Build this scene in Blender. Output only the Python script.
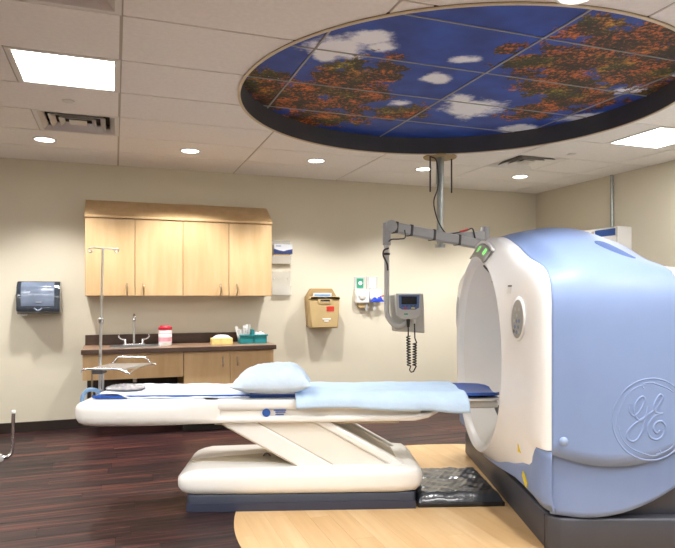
import bpy, bmesh, math, random
from mathutils import Vector, Matrix
random.seed(7)
for o in list(bpy.data.objects): bpy.data.objects.remove(o)
SC = bpy.context.scene
COL = SC.collection
PI = math.pi
R = math.radians

# ------------------------------------------------------------------ camera
cam_d = bpy.data.cameras.new('camera'); cam = bpy.data.objects.new('camera', cam_d); COL.objects.link(cam)
cam_d.sensor_width = 36; cam_d.lens = 36*618/675; cam_d.shift_y = 22/675; cam_d.clip_start = .05
cam.location = (0, 0, 1.37); cam.rotation_euler = (R(90), 0, R(-19.8)); SC.camera = cam
# ------------------------------------------------------------------ world / exposure
W = bpy.data.worlds.new('world'); SC.world = W; W.use_nodes = True
W.node_tree.nodes['Background'].inputs[0].default_value = (.9, .93, 1, 1)
W.node_tree.nodes['Background'].inputs[1].default_value = .05
SC.view_settings.view_transform = 'Standard'; SC.view_settings.look = 'None'
SC.view_settings.gamma = 1; SC.view_settings.use_curve_mapping = False
SC.view_settings.exposure = 0.1
TROFFER = 21.0        # radiance of the fluorescent lenses
SPOT = 135.0           # watts of one recessed downlight

# ------------------------------------------------------------------ materials
M = {}
def mat(name, col, rough=.5, metal=0, var=.05, scale=6, bump=0, bscale=60, coat=0, emit=None, estr=0, alpha=1, trans=0, spec=.5):
    m = bpy.data.materials.new(name); m.use_nodes = True; nt = m.node_tree; b = nt.nodes['Principled BSDF']
    b.inputs['Roughness'].default_value = rough; b.inputs['Metallic'].default_value = metal
    b.inputs['Specular IOR Level'].default_value = spec
    b.inputs['Coat Weight'].default_value = coat; b.inputs['Alpha'].default_value = alpha
    b.inputs['Transmission Weight'].default_value = trans
    tc = nt.nodes.new('ShaderNodeTexCoord')
    n = nt.nodes.new('ShaderNodeTexNoise'); n.inputs['Scale'].default_value = scale; n.inputs['Detail'].default_value = 3
    nt.links.new(tc.outputs['Object'], n.inputs['Vector'])
    r = nt.nodes.new('ShaderNodeValToRGB')
    r.color_ramp.elements[0].position = .3; r.color_ramp.elements[1].position = .7
    r.color_ramp.elements[0].color = tuple(max(0, c*(1-var)) for c in col)+(1,)
    r.color_ramp.elements[1].color = tuple(min(1, c*(1+var)) for c in col)+(1,)
    nt.links.new(n.outputs['Fac'], r.inputs['Fac']); nt.links.new(r.outputs['Color'], b.inputs['Base Color'])
    if bump:
        n2 = nt.nodes.new('ShaderNodeTexNoise'); n2.inputs['Scale'].default_value = bscale; n2.inputs['Detail'].default_value = 4
        nt.links.new(tc.outputs['Object'], n2.inputs['Vector'])
        bp = nt.nodes.new('ShaderNodeBump'); bp.inputs['Strength'].default_value = bump; bp.inputs['Distance'].default_value = .01
        nt.links.new(n2.outputs['Fac'], bp.inputs['Height']); nt.links.new(bp.outputs['Normal'], b.inputs['Normal'])
    if emit:
        b.inputs['Emission Color'].default_value = emit+(1,); b.inputs['Emission Strength'].default_value = estr
    M[name] = m; return m

def wood(name, c1, c2, c3, stretch, rough=.4, scale=1.0, objrand=.25, spec=.5, detail=6, pos=(.3, .55, .75)):
    """streaky wood: noise stretched along one axis, tone varied per object"""
    m = bpy.data.materials.new(name); m.use_nodes = True; nt = m.node_tree; b = nt.nodes['Principled BSDF']
    b.inputs['Roughness'].default_value = rough; b.inputs['Specular IOR Level'].default_value = spec
    g = nt.nodes.new('ShaderNodeNewGeometry'); oi = nt.nodes.new('ShaderNodeObjectInfo')
    mp = nt.nodes.new('ShaderNodeMapping'); mp.inputs['Scale'].default_value = stretch
    nt.links.new(g.outputs['Position'], mp.inputs['Vector'])
    ad = nt.nodes.new('ShaderNodeVectorMath'); ad.operation = 'MULTIPLY_ADD'
    cb = nt.nodes.new('ShaderNodeCombineXYZ')
    for i in range(3): nt.links.new(oi.outputs['Random'], cb.inputs[i])
    ad.inputs[1].default_value = (37, 53, 71); nt.links.new(cb.outputs[0], ad.inputs[0]); nt.links.new(mp.outputs[0], ad.inputs[2])
    n = nt.nodes.new('ShaderNodeTexNoise'); n.inputs['Scale'].default_value = scale; n.inputs['Detail'].default_value = detail; n.inputs['Roughness'].default_value = .6
    nt.links.new(ad.outputs[0], n.inputs['Vector'])
    mx = nt.nodes.new('ShaderNodeMath'); mx.operation = 'MULTIPLY_ADD'; mx.inputs[1].default_value = objrand; mx.inputs[2].default_value = -objrand/2
    nt.links.new(oi.outputs['Random'], mx.inputs[0])
    a2 = nt.nodes.new('ShaderNodeMath'); a2.operation = 'ADD'; nt.links.new(n.outputs['Fac'], a2.inputs[0]); nt.links.new(mx.outputs[0], a2.inputs[1])
    r = nt.nodes.new('ShaderNodeValToRGB'); e = r.color_ramp.elements
    e[0].position = pos[0]; e[0].color = c1+(1,); e[1].position = pos[2]; e[1].color = c3+(1,)
    k = e.new(pos[1]); k.color = c2+(1,)
    nt.links.new(a2.outputs[0], r.inputs['Fac']); nt.links.new(r.outputs['Color'], b.inputs['Base Color'])
    M[name] = m; return m

mat('wall_paint', (.67, .62, .50), .7, var=.015, scale=2, bump=.05, bscale=150)
mat('tile_white', (.88, .85, .82), .9, var=.03, scale=40, bump=.25, bscale=220)
mat('tee_shaded', (.50, .45, .385), .6, var=.02)  # tee colour darkened to carry the shadow in the gaps between tiles
mat('base_brown', (.022, .013, .010), .45)
wood('dark_plank', (.012, .008, .009), (.040, .018, .019), (.16, .052, .036), (.9, 27, 1), .42, 1.3, .10, spec=.3, detail=5, pos=(.36, .53, .70))
wood('maple_plank', (.58, .37, .175), (.65, .43, .215), (.71, .50, .275), (14, 1.0, 1), .35, 1.0, .22)
wood('cab_maple', (.54, .35, .17), (.61, .415, .215), (.67, .475, .265), (9, 9, 1.2), .4, 1.0, .12)
wood('cab_edge', (.40, .23, .08), (.46, .28, .11), (.50, .32, .14), (9, 9, 1.2), .45, 1.0, .1)
wood('counter_top', (.20, .12, .075), (.27, .165, .105), (.33, .21, .14), (3, 3, 3), .35, 3.0, .0)
wood('counter_dark', (.055, .03, .02), (.075, .042, .028), (.10, .058, .04), (2, 8, 8), .4, 2.0, .0)
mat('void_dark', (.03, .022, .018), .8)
mat('chrome', (.75, .76, .78), .15, 1, var=.02)
mat('steel', (.62, .63, .64), .3, 1, var=.03)
mat('brass_pull', (.42, .34, .22), .3, 1)
mat('gantry_white', (.86, .86, .86), .35, var=.01, coat=.2)
mat('gantry_inner', (.80, .80, .79), .4, var=.01)
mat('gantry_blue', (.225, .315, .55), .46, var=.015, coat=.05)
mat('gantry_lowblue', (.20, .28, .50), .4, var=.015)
mat('plinth_grey', (.052, .055, .072), .45, var=.04)
mat('table_white', (.85, .845, .825), .35, var=.01, coat=.2)
mat('table_cream', (.80, .775, .715), .4, var=.01)
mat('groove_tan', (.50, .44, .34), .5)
mat('kick_navy', (.035, .042, .075), .4)
mat('scoop_shade_blue', (.10, .15, .31), .9, spec=.05)  # barrel blue darkened to carry the shade inside the grip recess
mat('plastic_wrap', (.36, .35, .36), .25, var=.2, scale=25, bump=.5, bscale=40)
mat('table_navy', (.045, .055, .085), .45)
mat('cradle_blue', (.02, .09, .42), .35)
mat('pillow_cloth', (.60, .73, .88), .85, var=.05, scale=14, bump=.25, bscale=40)
mat('pale_sheet', (.52, .69, .90), .85, var=.05, scale=10, bump=.2, bscale=60)
mat('white_sheet', (.68, .74, .87), .7, var=.05, bump=.3, bscale=30)
mat('grey_arm', (.34, .34, .35), .4, var=.03)
mat('arm_dark', (.04, .04, .045), .5)
mat('grey_light', (.52, .52, .50), .45, var=.02)
mat('injector_beige', (.55, .54, .50), .45)
mat('screen_black', (.008, .01, .014), .15)
mat('screen_blue', (.10, .17, .36), .35)
mat('rubber_black', (.012, .012, .013), .5)
mat('smoke_plastic', (.03, .04, .055), .12, var=.1, coat=.6)
mat('smoke_face', (.16, .20, .28), .18, var=.15, coat=.5)
mat('tan_box', (.50, .36, .17), .5, var=.06)
mat('tan_dark', (.34, .23, .10), .5, var=.06)
mat('white_plastic', (.83, .83, .82), .35, var=.01)
mat('off_white', (.74, .73, .70), .5, var=.01)
mat('clear_acrylic', (.78, .76, .70), .12, alpha=.35, var=.01)
mat('brochure', (.75, .78, .84), .5, var=.05)
mat('brochure_navy', (.02, .04, .16), .4, var=.2, scale=40)
mat('red', (.55, .03, .02), .4); mat('crimson', (.42, .01, .03), .35); mat('pink', (.75, .35, .42), .5, var=.15, scale=30)
mat('green', (.02, .30, .17), .4); mat('royal', (.01, .06, .60), .35); mat('teal', (.01, .22, .24), .4); mat('yellow_box', (.74, .58, .22), .5, var=.15, scale=20)
mat('paper', (.82, .82, .82), .8, var=.05); mat('yellow', (.85, .65, .02), .5); mat('label_blue', (.03, .10, .36), .4)
mat('hose_blue', (.18, .32, .52), .45)
mat('vent_metal', (.70, .68, .66), .35, .4, var=.03); mat('vent_dark', (.02, .02, .02), .8)
mat('coffer_dark', (.06, .06, .072), .7, var=.05); mat('coffer_rim', (.62, .52, .37), .5)
mat('mural_tee', (.34, .34, .34), .5)
mat('lens_light', (.9, .9, .9), .5, emit=(1, .985, .965), estr=TROFFER)
mat('spot_light', (.9, .9, .9), .5, emit=(1, .95, .88), estr=10)
mat('led_green', (.1, .5, .1), .4, emit=(.25, 1, .2), estr=.9)
mat('display_grey', (.36, .36, .34), .3)
mat('key_grey', (.45, .46, .46), .35); mat('key_blue', (.16, .22, .38), .35); mat('key_dark', (.12, .12, .13), .4)
mat('black_wrap', (.028, .033, .044), .3, var=.3, scale=20, bump=.6, bscale=18, coat=.7)
mat('pole_galv', (.42, .46, .46), .35, .8, var=.08, scale=20)
mat('screw', (.32, .42, .65), .35)

# ------------------------------------------------------------------ mesh builder
class MB:
    def __init__(s): s.v = []; s.f = []
    def add(s, vs, fs):
        n = len(s.v); s.v += [tuple(v) for v in vs]; s.f += [tuple(i+n for i in f) for f in fs]; return s
    def box(s, x0, x1, y0, y1, z0, z1):
        return s.add([(x, y, z) for x in (x0, x1) for y in (y0, y1) for z in (z0, z1)],
                     [(0, 1, 3, 2), (4, 6, 7, 5), (0, 4, 5, 1), (2, 3, 7, 6), (0, 2, 6, 4), (1, 5, 7, 3)])
    def grid(s, fn, nu, nv, cu=False, cv=False):
        vs = [fn(i/(nu if cu else nu-1), j/(nv if cv else nv-1)) for i in range(nu) for j in range(nv)]
        fs = []
        for i in range(nu if cu else nu-1):
            for j in range(nv if cv else nv-1):
                a, b = i*nv+j, ((i+1) % nu)*nv+j; c, d = ((i+1) % nu)*nv+(j+1) % nv, i*nv+(j+1) % nv
                fs.append((a, b, c, d))
        return s.add(vs, fs)
    def prism(s, poly, t0, t1, axis='z'):
        def P(p, t):
            return {'z': (p[0], p[1], t), 'y': (p[0], t, p[1]), 'x': (t, p[0], p[1])}[axis]
        n = len(poly)
        return s.add([P(p, t0) for p in poly]+[P(p, t1) for p in poly],
                     [tuple(range(n-1, -1, -1)), tuple(range(n, 2*n))]+[(i, (i+1) % n, n+(i+1) % n, n+i) for i in range(n)])
    def tube(s, pts, r, seg=10, closed=False, cap=True):
        pts = [Vector(p) for p in pts]; n = len(pts)
        rs = r if isinstance(r, (list, tuple)) else [r]*n
        up = None; rings = []
        for i, p in enumerate(pts):
            t = (pts[(i+1) % n]-pts[i-1]) if closed else (pts[min(i+1, n-1)]-pts[max(i-1, 0)])
            t.normalize()
            if up is None:
                up = Vector((0, 0, 1)) if abs(t.z) < .9 else Vector((0, 1, 0))
            x = t.cross(up).normalized(); up = x.cross(t).normalized()
            rings.append([p+(x*math.cos(2*PI*k/seg)+up*math.sin(2*PI*k/seg))*rs[i] for k in range(seg)])
        vs = [v for g in rings for v in g]; fs = []
        for i in range(n if closed else n-1):
            for k in range(seg):
                fs.append((i*seg+k, i*seg+(k+1) % seg, ((i+1) % n)*seg+(k+1) % seg, ((i+1) % n)*seg+k))
        if cap and not closed:
            fs += [tuple(range(seg-1, -1, -1)), tuple((n-1)*seg+k for k in range(seg))]
        return s.add(vs, fs)
    def lathe(s, prof, c=(0, 0, 0), seg=24, axis='z'):
        vs = []
        for r, h in prof:
            for k in range(seg):
                a = 2*PI*k/seg; x, y = r*math.cos(a), r*math.sin(a)
                p = {'z': (x, y, h), 'y': (x, h, y), 'x': (h, x, y)}[axis]
                vs.append((p[0]+c[0], p[1]+c[1], p[2]+c[2]))
        n = len(prof); fs = [(i*seg+k, i*seg+(k+1) % seg, (i+1)*seg+(k+1) % seg, (i+1)*seg+k) for i in range(n-1) for k in range(seg)]
        if prof[0][0] > 1e-6: fs.append(tuple(range(seg-1, -1, -1)))
        if prof[-1][0] > 1e-6: fs.append(tuple((n-1)*seg+k for k in range(seg)))
        return s.add(vs, fs)
    def xf(s, mtx):
        s.v = [tuple(mtx @ Vector(v)) for v in s.v]; return s
    def off(s, dx, dy, dz):
        s.v = [(x+dx, y+dy, z+dz) for x, y, z in s.v]; return s
    def mesh(s, name, material):
        me = bpy.data.meshes.new(name); me.from_pydata(s.v, [], s.f); me.update()
        bm = bmesh.new(); bm.from_mesh(me); bmesh.ops.remove_doubles(bm, verts=bm.verts, dist=1e-5)
        bmesh.ops.recalc_face_normals(bm, faces=bm.faces); bm.to_mesh(me); bm.free()
        me.materials.append(M[material]); return me
    def build(s, name, material, parent=None, smooth=False, bevel=0, subdiv=0, segs=2, loc=None):
        o = bpy.data.objects.new(name, s.mesh(name, material)); COL.objects.link(o)
        if parent: o.parent = parent
        if loc: o.location = loc
        if bevel:
            b = o.modifiers.new('bevel', 'BEVEL'); b.width = bevel; b.segments = segs; b.limit_method = 'ANGLE'; b.angle_limit = R(35)
        if subdiv:
            d = o.modifiers.new('sub', 'SUBSURF'); d.levels = d.render_levels = subdiv
        if smooth or bevel or subdiv:
            for p in o.data.polygons: p.use_smooth = True
            if not subdiv: o.data.set_sharp_from_angle(angle=R(50))
        return o

def tag(o, label=None, cat=None, group=None, kind=None):
    if label: o['label'] = label
    if cat: o['category'] = cat
    if group: o['group'] = group
    if kind: o['kind'] = kind
    return o
def thing(name, label, cat, loc=(0, 0, 0), rz=0, group=None):
    o = bpy.data.objects.new(name, None); COL.objects.link(o); o.location = loc; o.rotation_euler = (0, 0, rz)
    o.empty_display_size = .1
    return tag(o, label, cat, group)
def child(name, me, parent, loc=None):
    o = bpy.data.objects.new(name, me); COL.objects.link(o); o.parent = parent
    if loc: o.location = loc
    return o
def boolmesh(o, cut, op):
    md = o.modifiers.new('cut', 'BOOLEAN'); md.object = cut; md.operation = op; md.solver = 'EXACT'
    dg = bpy.context.evaluated_depsgraph_get(); dg.update()
    me = bpy.data.meshes.new_from_object(o.evaluated_get(dg)); o.modifiers.clear(); o.data = me
    return len(me.polygons)
def spline(keys, n=8):
    """Catmull-Rom through the keys"""
    out = []; K = [Vector(k) for k in keys]; K = [K[0]*2-K[1]]+K+[K[-1]*2-K[-2]]
    for i in range(1, len(K)-2):
        for j in range(n):
            t = j/n; a, b, c, d = K[i-1], K[i], K[i+1], K[i+2]
            out.append(.5*((2*b)+(c-a)*t+(2*a-5*b+4*c-d)*t*t+(3*b-a-3*c+d)*t**3))
    out.append(K[-2]); return out
def lerp_keys(keys, x):
    if x <= keys[0][0]: return keys[0][1]
    for (x0, y0), (x1, y1) in zip(keys, keys[1:]):
        if x <= x1: return y0+(y1-y0)*(x-x0)/(x1-x0)
    return keys[-1][1]
def smooth01(t): t = max(0, min(1, t)); return t*t*(3-2*t)
def smooth_keys(keys, x):
    if x <= keys[0][0]: return keys[0][1]
    for i, ((x0, y0), (x1, y1)) in enumerate(zip(keys, keys[1:])):
        if x <= x1:
            def sl(k):
                if k == 0 or k == len(keys)-1: return 0
                return (keys[k+1][1]-keys[k-1][1])/(keys[k+1][0]-keys[k-1][0])
            h = x1-x0; t = (x-x0)/h; m0, m1 = sl(i)*h, sl(i+1)*h
            return (2*t**3-3*t*t+1)*y0+(t**3-2*t*t+t)*m0+(-2*t**3+3*t*t)*y1+(t**3-t*t)*m1
    return keys[-1][1]
def cheap_noise(x, y, k=1):
    return (math.sin(x*3.1*k+1.3*math.sin(y*2.3*k))+math.sin(y*4.7*k+x*1.9*k)+.6*math.sin(x*9.1*k-y*6.3*k))/2.6

# ================================================================== ROOM SHELL
XL, XR, YF, YB, H = -3.6, 5.33, -1.6, 6.92, 2.745
def struct(name, mb, m, **k): return tag(mb.build(name, m, **k), kind='structure')
struct('wall_back', MB().box(XL-.1, XR+.1, YB, YB+.1, 0, 2.95), 'wall_paint')
struct('wall_right', MB().box(XR, XR+.1, YF, YB, 0, 2.95), 'wall_paint')
struct('wall_left', MB().box(XL-.1, XL, YF, YB, 0, 2.95), 'wall_paint')
struct('wall_front', MB().box(XL-.1, XR+.1, YF-.1, YF, 0, 2.95), 'wall_paint')
struct('baseboard_back', MB().box(XL, -.27, YB-.012, YB, .002, .102).box(1.56, XR, YB-.012, YB, .002, .102), 'base_brown')
struct('baseboard_right', MB().box(XR-.012, XR, YF, YB-.012, .002, .102), 'base_brown')
struct('baseboard_left', MB().box(XL, XL+.012, YF, YB-.012, .002, .102), 'base_brown')
struct('baseboard_front', MB().box(XL+.012, XR-.012, YF, YF+.012, .002, .102), 'base_brown')

# ---- floor: dark planks along X, round maple inlay of boards along Y
floor = struct('floor', MB().box(XL, XR, YF, YB, -.06, -.006), 'void_dark')
MC, MR = (2.36, 3.40), 1.715
PW, PL = .152, 1.22
plank_me = MB().box(0, PL-.002, 0, PW-.0015, -.006, 0).mesh('plank', 'dark_plank')
cand = []
ny = int((YB-YF)/PW)+1
for j in range(ny):
    y0 = YB-(j+1)*PW
    if y0 < YF-.001: break
    x = XL-random.random()*PL
    while x < XR:
        x0, x1 = max(x, XL), min(x+PL, XR); cx, cy = (x0+x1)/2, y0+PW/2
        far = max(math.hypot(px-MC[0], py-MC[1]) for px in (x0, x1) for py in (y0, y0+PW))
        if x1-x0 > .02 and far > MR-.01:
            d = cx*.3387+cy*.9409; u = (cx*.9409-cy*.3387)/max(d, .1)
            inv = d > 2.9 and -.95 < u < .75
            cand.append((0 if inv else 1, abs(d), x0, x1, y0))
        x += PL
cand.sort(); rest = MB()
for i, (k, d, x0, x1, y0) in enumerate(cand):
    if i < 300 and k == 0:
        if abs(x1-x0-PL) < 1e-6: child('plank', plank_me, floor, (x0, y0, 0))
        else: MB().box(0, x1-x0-.002, 0, PW-.0015, -.006, 0).build('plank', 'dark_plank', floor, loc=(x0, y0, 0))
    else: rest.box(x0, x1-.002, y0, y0+PW-.0015, -.006, 0)
tag(rest.build('planks_out_of_view', 'dark_plank', floor), kind='stuff')
cutter = MB().prism([(MC[0]+MR*math.cos(2*PI*k/128), MC[1]+MR*math.sin(2*PI*k/128)) for k in range(128)], -.1, .1).build('cutter', 'void_dark')
MW, ML = .127, .92
x = MC[0]-MR-.02
while x < MC[0]+MR:
    y = MC[1]-MR-random.random()*ML
    while y < MC[1]+MR:
        cn = [math.hypot(px-MC[0], py-MC[1]) for px in (x, x+MW) for py in (y, y+ML)]
        inside = max(cn) < MR-.005
        nx, nyy = min(max(MC[0], x), x+MW), min(max(MC[1], y), y+ML)
        if math.hypot(nx-MC[0], nyy-MC[1]) < MR-.004:
            b = MB().box(x, x+MW-.001, y, y+ML-.001, -.004, .002).build('maple_board', 'maple_plank', floor)
            if not inside and not boolmesh(b, cutter, 'INTERSECT'): bpy.data.objects.remove(b)
        y += ML
    x += MW
bpy.data.objects.remove(cutter)

# ---- ceiling: slab, lay-in tiles, tees; round coffer with mural panels
ceiling = struct('ceiling', MB().box(XL, XR, YF, YB, 2.95, 3.05), 'tile_white')
CC, CR, ZP = (2.30, 3.88), 1.54, 2.895
def ccut(r):
    return MB().prism([(CC[0]+r*math.cos(2*PI*k/160), CC[1]+r*math.sin(2*PI*k/160)) for k in range(160)], 2.5, 3.2).build('cutter', 'void_dark')
cutter = ccut(CR)
GX0, GY0, TW, TL = .03, 6.26, .61, 1.22
xs = sorted([GX0+TL*k for k in range(-4, 6) if XL+.02 < GX0+TL*k < XR-.02]+[XL, XR])
ys = sorted([GY0-TW*k for k in range(0, 14) if YF+.02 < GY0-TW*k < YB-.02]+[YF, YB])
tro = [(-.58, 3.82, .61), (4.16, 3.82, .61), (-1.19, .77, 1.22), (2.47, .77, 1.22), (4.30, 1.38, .61), (-2.41, 2.60, 1.22), (-2.41, -.45, 1.22), (1.25, -.45, 1.22), (3.69, -.45, 1.22)]  # after the first two: unseen panels added to light the room
vents = [(-.58, 5.04), (-.58, 2.60), (3.69, 5.04)]
used = [(x, y, w) for x, y, w in tro]+[(x, y, .61) for x, y in vents]
G = .008
tile_me = MB().box(G, TL-G, G, TW-G, 0, .02).mesh('ceiling_tile', 'tile_white')
def circ_rel(x0, x1, y0, y1, r):
    cn = [math.hypot(px-CC[0], py-CC[1]) for px in (x0, x1) for py in (y0, y1)]
    nx, ny_ = min(max(CC[0], x0), x1), min(max(CC[1], y0), y1)
    if max(cn) <= r: return 'in'
    return 'cut' if math.hypot(nx-CC[0], ny_-CC[1]) < r else 'out'
for i in range(len(xs)-1):
    for j in range(len(ys)-1):
        spans = [(xs[i], xs[i+1])]
        for ux, uy, uw in used:
            if abs(uy-ys[j]) < .02:
                nsp = []
                for a, b in spans:
                    if ux < b-.02 and ux+uw > a+.02:
                        if ux-a > .05: nsp.append((a, ux))
                        if b-ux-uw > .05: nsp.append((ux+uw, b))
                    else: nsp.append((a, b))
                spans = nsp
        for a, b in spans:
            rel = circ_rel(a, b, ys[j], ys[j+1], CR)
            if rel == 'in': continue
            if rel == 'out' and abs(b-a-TL) < .001 and abs(ys[j+1]-ys[j]-TW) < .001:
                child('ceiling_tile', tile_me, ceiling, (a, ys[j], H))
            else:
                t = MB().box(a+G, b-G, ys[j]+G, ys[j+1]-G, H, H+.02).build('ceiling_tile', 'tile_white', ceiling)
                if rel == 'cut': boolmesh(t, cutter, 'DIFFERENCE')
def tee(a, b, c, d):
    rel = circ_rel(a, b, c, d, CR)
    t = MB().box(a, b, c, d, H+.006, H+.03).build('ceiling_tee', 'tee_shaded', ceiling)
    if rel != 'out': boolmesh(t, cutter, 'DIFFERENCE')
for x in xs[1:-1]: tee(x-.011, x+.011, YF, YB)
for y in ys[1:-1]: tee(XL, XR, y-.010, y+.010)
for x, y in [(v[0], v[1]) for v in vents]+[(-.58, 3.82), (4.16, 3.82), (4.77, 3.82), (4.30, 1.38)]:
    xx = x+.61 if any(abs(x-g) < .05 for g in xs) else x
    if x < 0: xx = x
    MB().box(xx-.011, xx+.011, y, y+TW, H+.006, H+.03).build('ceiling_tee', 'tee_shaded', ceiling)
bpy.data.objects.remove(cutter)
struct('trim_1', MB().box(XL, XR, YB-.02, YB, H+.001, H+.02), 'tee_shaded')
struct('trim_2', MB().box(XR-.02, XR, YF, YB-.02, H+.001, H+.02), 'tee_shaded')

# ---- mural material: printed sky, clouds and autumn leaves (layout in the ceiling plane)
def mural():
    m = bpy.data.materials.new('mural'); m.use_nodes = True; nt = m.node_tree; L = nt.links.new; b = nt.nodes['Principled BSDF']
    b.inputs['Roughness'].default_value = .6
    N = lambda t: nt.nodes.new(t)
    g = N('ShaderNodeNewGeometry'); mp = N('ShaderNodeMapping'); mp.vector_type = 'POINT'
    mp.inputs['Rotation'].default_value = (0, 0, R(19.8)); L(g.outputs['Position'], mp.inputs['Vector'])
    sp = N('ShaderNodeVectorMath'); sp.operation = 'MULTIPLY'; sp.inputs[1].default_value = (1, 1, 0); L(mp.outputs[0], sp.inputs[0])
    P = sp.outputs[0]
    def noise(scale, det, rough=.6):
        n = N('ShaderNodeTexNoise'); n.inputs['Scale'].default_value = scale; n.inputs['Detail'].default_value = det; n.inputs['Roughness'].default_value = rough
        L(P, n.inputs['Vector']); return n
    def math_(op, a, bb, c=None):
        k = N('ShaderNodeMath'); k.operation = op
        for i, q in enumerate((a, bb, c)):
            if q is None: continue
            if isinstance(q, (int, float)): k.inputs[i].default_value = q
            else: L(q, k.inputs[i])
        return k.outputs[0]
    def blobs(lst):
        cur = None
        for (cx, cy, rx, ry) in lst:
            s = N('ShaderNodeVectorMath'); s.operation = 'SUBTRACT'; s.inputs[1].default_value = (cx, cy, 0); L(P, s.inputs[0])
            d = N('ShaderNodeVectorMath'); d.operation = 'MULTIPLY'; d.inputs[1].default_value = (1/rx, 1/ry, 0); L(s.outputs[0], d.inputs[0])
            l = N('ShaderNodeVectorMath'); l.operation = 'LENGTH'; L(d.outputs[0], l.inputs[0])
            o = math_('SUBTRACT', 1.0, l.outputs['Value'])
            cur = o if cur is None else math_('MAXIMUM', cur, o)
        return cur
    def cfp(x, y, w, h):            # layout worked out on the plane of the print
        d = 618*1.525/(296-y); return ((x-337.5)/618*d, d, w/618*d, h*d*d/(618*1.525))
    trees = blobs([cfp(*t) for t in [(268, 92, 30, 26), (300, 100, 40, 22), (350, 92, 45, 32), (385, 72, 22, 16), (330, 118, 50, 10), (400, 112, 36, 8),
                                     (540, 62, 46, 16), (600, 55, 60, 34), (650, 42, 60, 24), (640, 72, 60, 26), (560, 85, 52, 14), (530, 112, 30, 9), (575, 100, 50, 12), (585, 28, 30, 14), (670, 88, 30, 12), (505, 50, 14, 7)]])
    clouds = blobs([cfp(*t) for t in [(340, 47, 44, 15), (365, 38, 30, 10), (380, 48, 24, 7), (325, 56, 16, 8), (435, 78, 20, 6), (462, 60, 20, 5), (472, 108, 34, 12), (462, 100, 18, 8), (585, 118, 34, 6), (520, 128, 24, 5), (660, 77, 20, 4), (272, 78, 14, 5), (360, 78, 12, 6), (400, 103, 14, 4), (630, 90, 22, 5)]])
    n1 = noise(5, 9, .72); n2 = noise(3.2, 7, .68); n3 = noise(34, 5, .75); n4 = noise(6, 4, .65); n5 = noise(4, 2, .5)
    tm = math_('ADD', trees, math_('MULTIPLY', math_('SUBTRACT', n1.outputs['Fac'], .5), 3.6))
    ts = N('ShaderNodeMapRange'); ts.interpolation_type = 'SMOOTHSTEP'; L(tm, ts.inputs['Value']); ts.inputs['From Min'].default_value = .10; ts.inputs['From Max'].default_value = .22
    cm = math_('ADD', clouds, math_('MULTIPLY', math_('SUBTRACT', n2.outputs['Fac'], .5), 2.2))
    cs = N('ShaderNodeMapRange'); cs.interpolation_type = 'SMOOTHSTEP'; L(cm, cs.inputs['Value']); cs.inputs['From Min'].default_value = .02; cs.inputs['From Max'].default_value = .55
    sky = N('ShaderNodeValToRGB'); e = sky.color_ramp.elements; e[0].position = .3; e[0].color = (.016, .048, .27, 1); e[1].position = .7; e[1].color = (.026, .09, .46, 1)
    L(n5.outputs['Fac'], sky.inputs['Fac'])
    leaf = N('ShaderNodeValToRGB'); e = leaf.color_ramp.elements; e[0].position = .40; e[0].color = (.016, .013, .010, 1); e[1].position = .70; e[1].color = (.95, .30, .06, 1)
    k = e.new(.52); k.color = (.05, .028, .015, 1); k = e.new(.585); k.color = (.58, .13, .025, 1)
    leaf2 = N('ShaderNodeValToRGB'); e = leaf2.color_ramp.elements; e[0].position = .40; e[0].color = (.014, .018, .008, 1); e[1].position = .70; e[1].color = (.85, .58, .05, 1)
    k = e.new(.53); k.color = (.055, .05, .014, 1); k = e.new(.60); k.color = (.27, .20, .02, 1)
    lv = math_('ADD', math_('MULTIPLY', n3.outputs['Fac'], .62), math_('MULTIPLY', n4.outputs['Fac'], .42))
    L(lv, leaf.inputs['Fac']); L(lv, leaf2.inputs['Fac'])
    ym = N('ShaderNodeMapRange'); L(noise(2.3, 2).outputs['Fac'], ym.inputs['Value']); ym.inputs['From Min'].default_value = .5; ym.inputs['From Max'].default_value = .62
    def mix(f, a, c):
        x_ = N('ShaderNodeMix'); x_.data_type = 'RGBA'; L(f, x_.inputs['Factor']); 
        for q, i in ((a, 'A'), (c, 'B')):
            s = [z for z in x_.inputs if z.name == i and z.type == 'RGBA'][0]
            if isinstance(q, tuple): s.default_value = q
            else: L(q, s)
        return [z for z in x_.outputs if z.type == 'RGBA'][0]
    c1 = mix(cs.outputs[0], sky.outputs[0], (.92, .94, 1, 1))
    c2 = mix(ym.outputs[0], leaf.outputs[0], leaf2.outputs[0])
    c3 = mix(ts.outputs[0], c1, c2)
    L(c3, b.inputs['Base Color']); M['mural'] = m
mural()
coffer = thing('ceiling_mural', 'round recessed ceiling panel printed with blue sky, white clouds and autumn leaves', 'ceiling mural', (CC[0], CC[1], H))
seg = 128
MB().grid(lambda u, v: ((CR+(.012 if v > .5 else 0))*math.cos(2*PI*u), (CR+(.012 if v > .5 else 0))*math.sin(2*PI*u), 0), seg, 2, cu=True)
ring = MB()
prof = [(CR-.002, -.006), (CR-.002, ZP-H), (CR+.014, ZP-H), (CR+.014, -.006)]
ring.grid(lambda u, v: (prof[round(v*4) % 4][0]*math.cos(2*PI*u), prof[round(v*4) % 4][0]*math.sin(2*PI*u), prof[round(v*4) % 4][1]), seg, 4, cu=True, cv=True)
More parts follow.
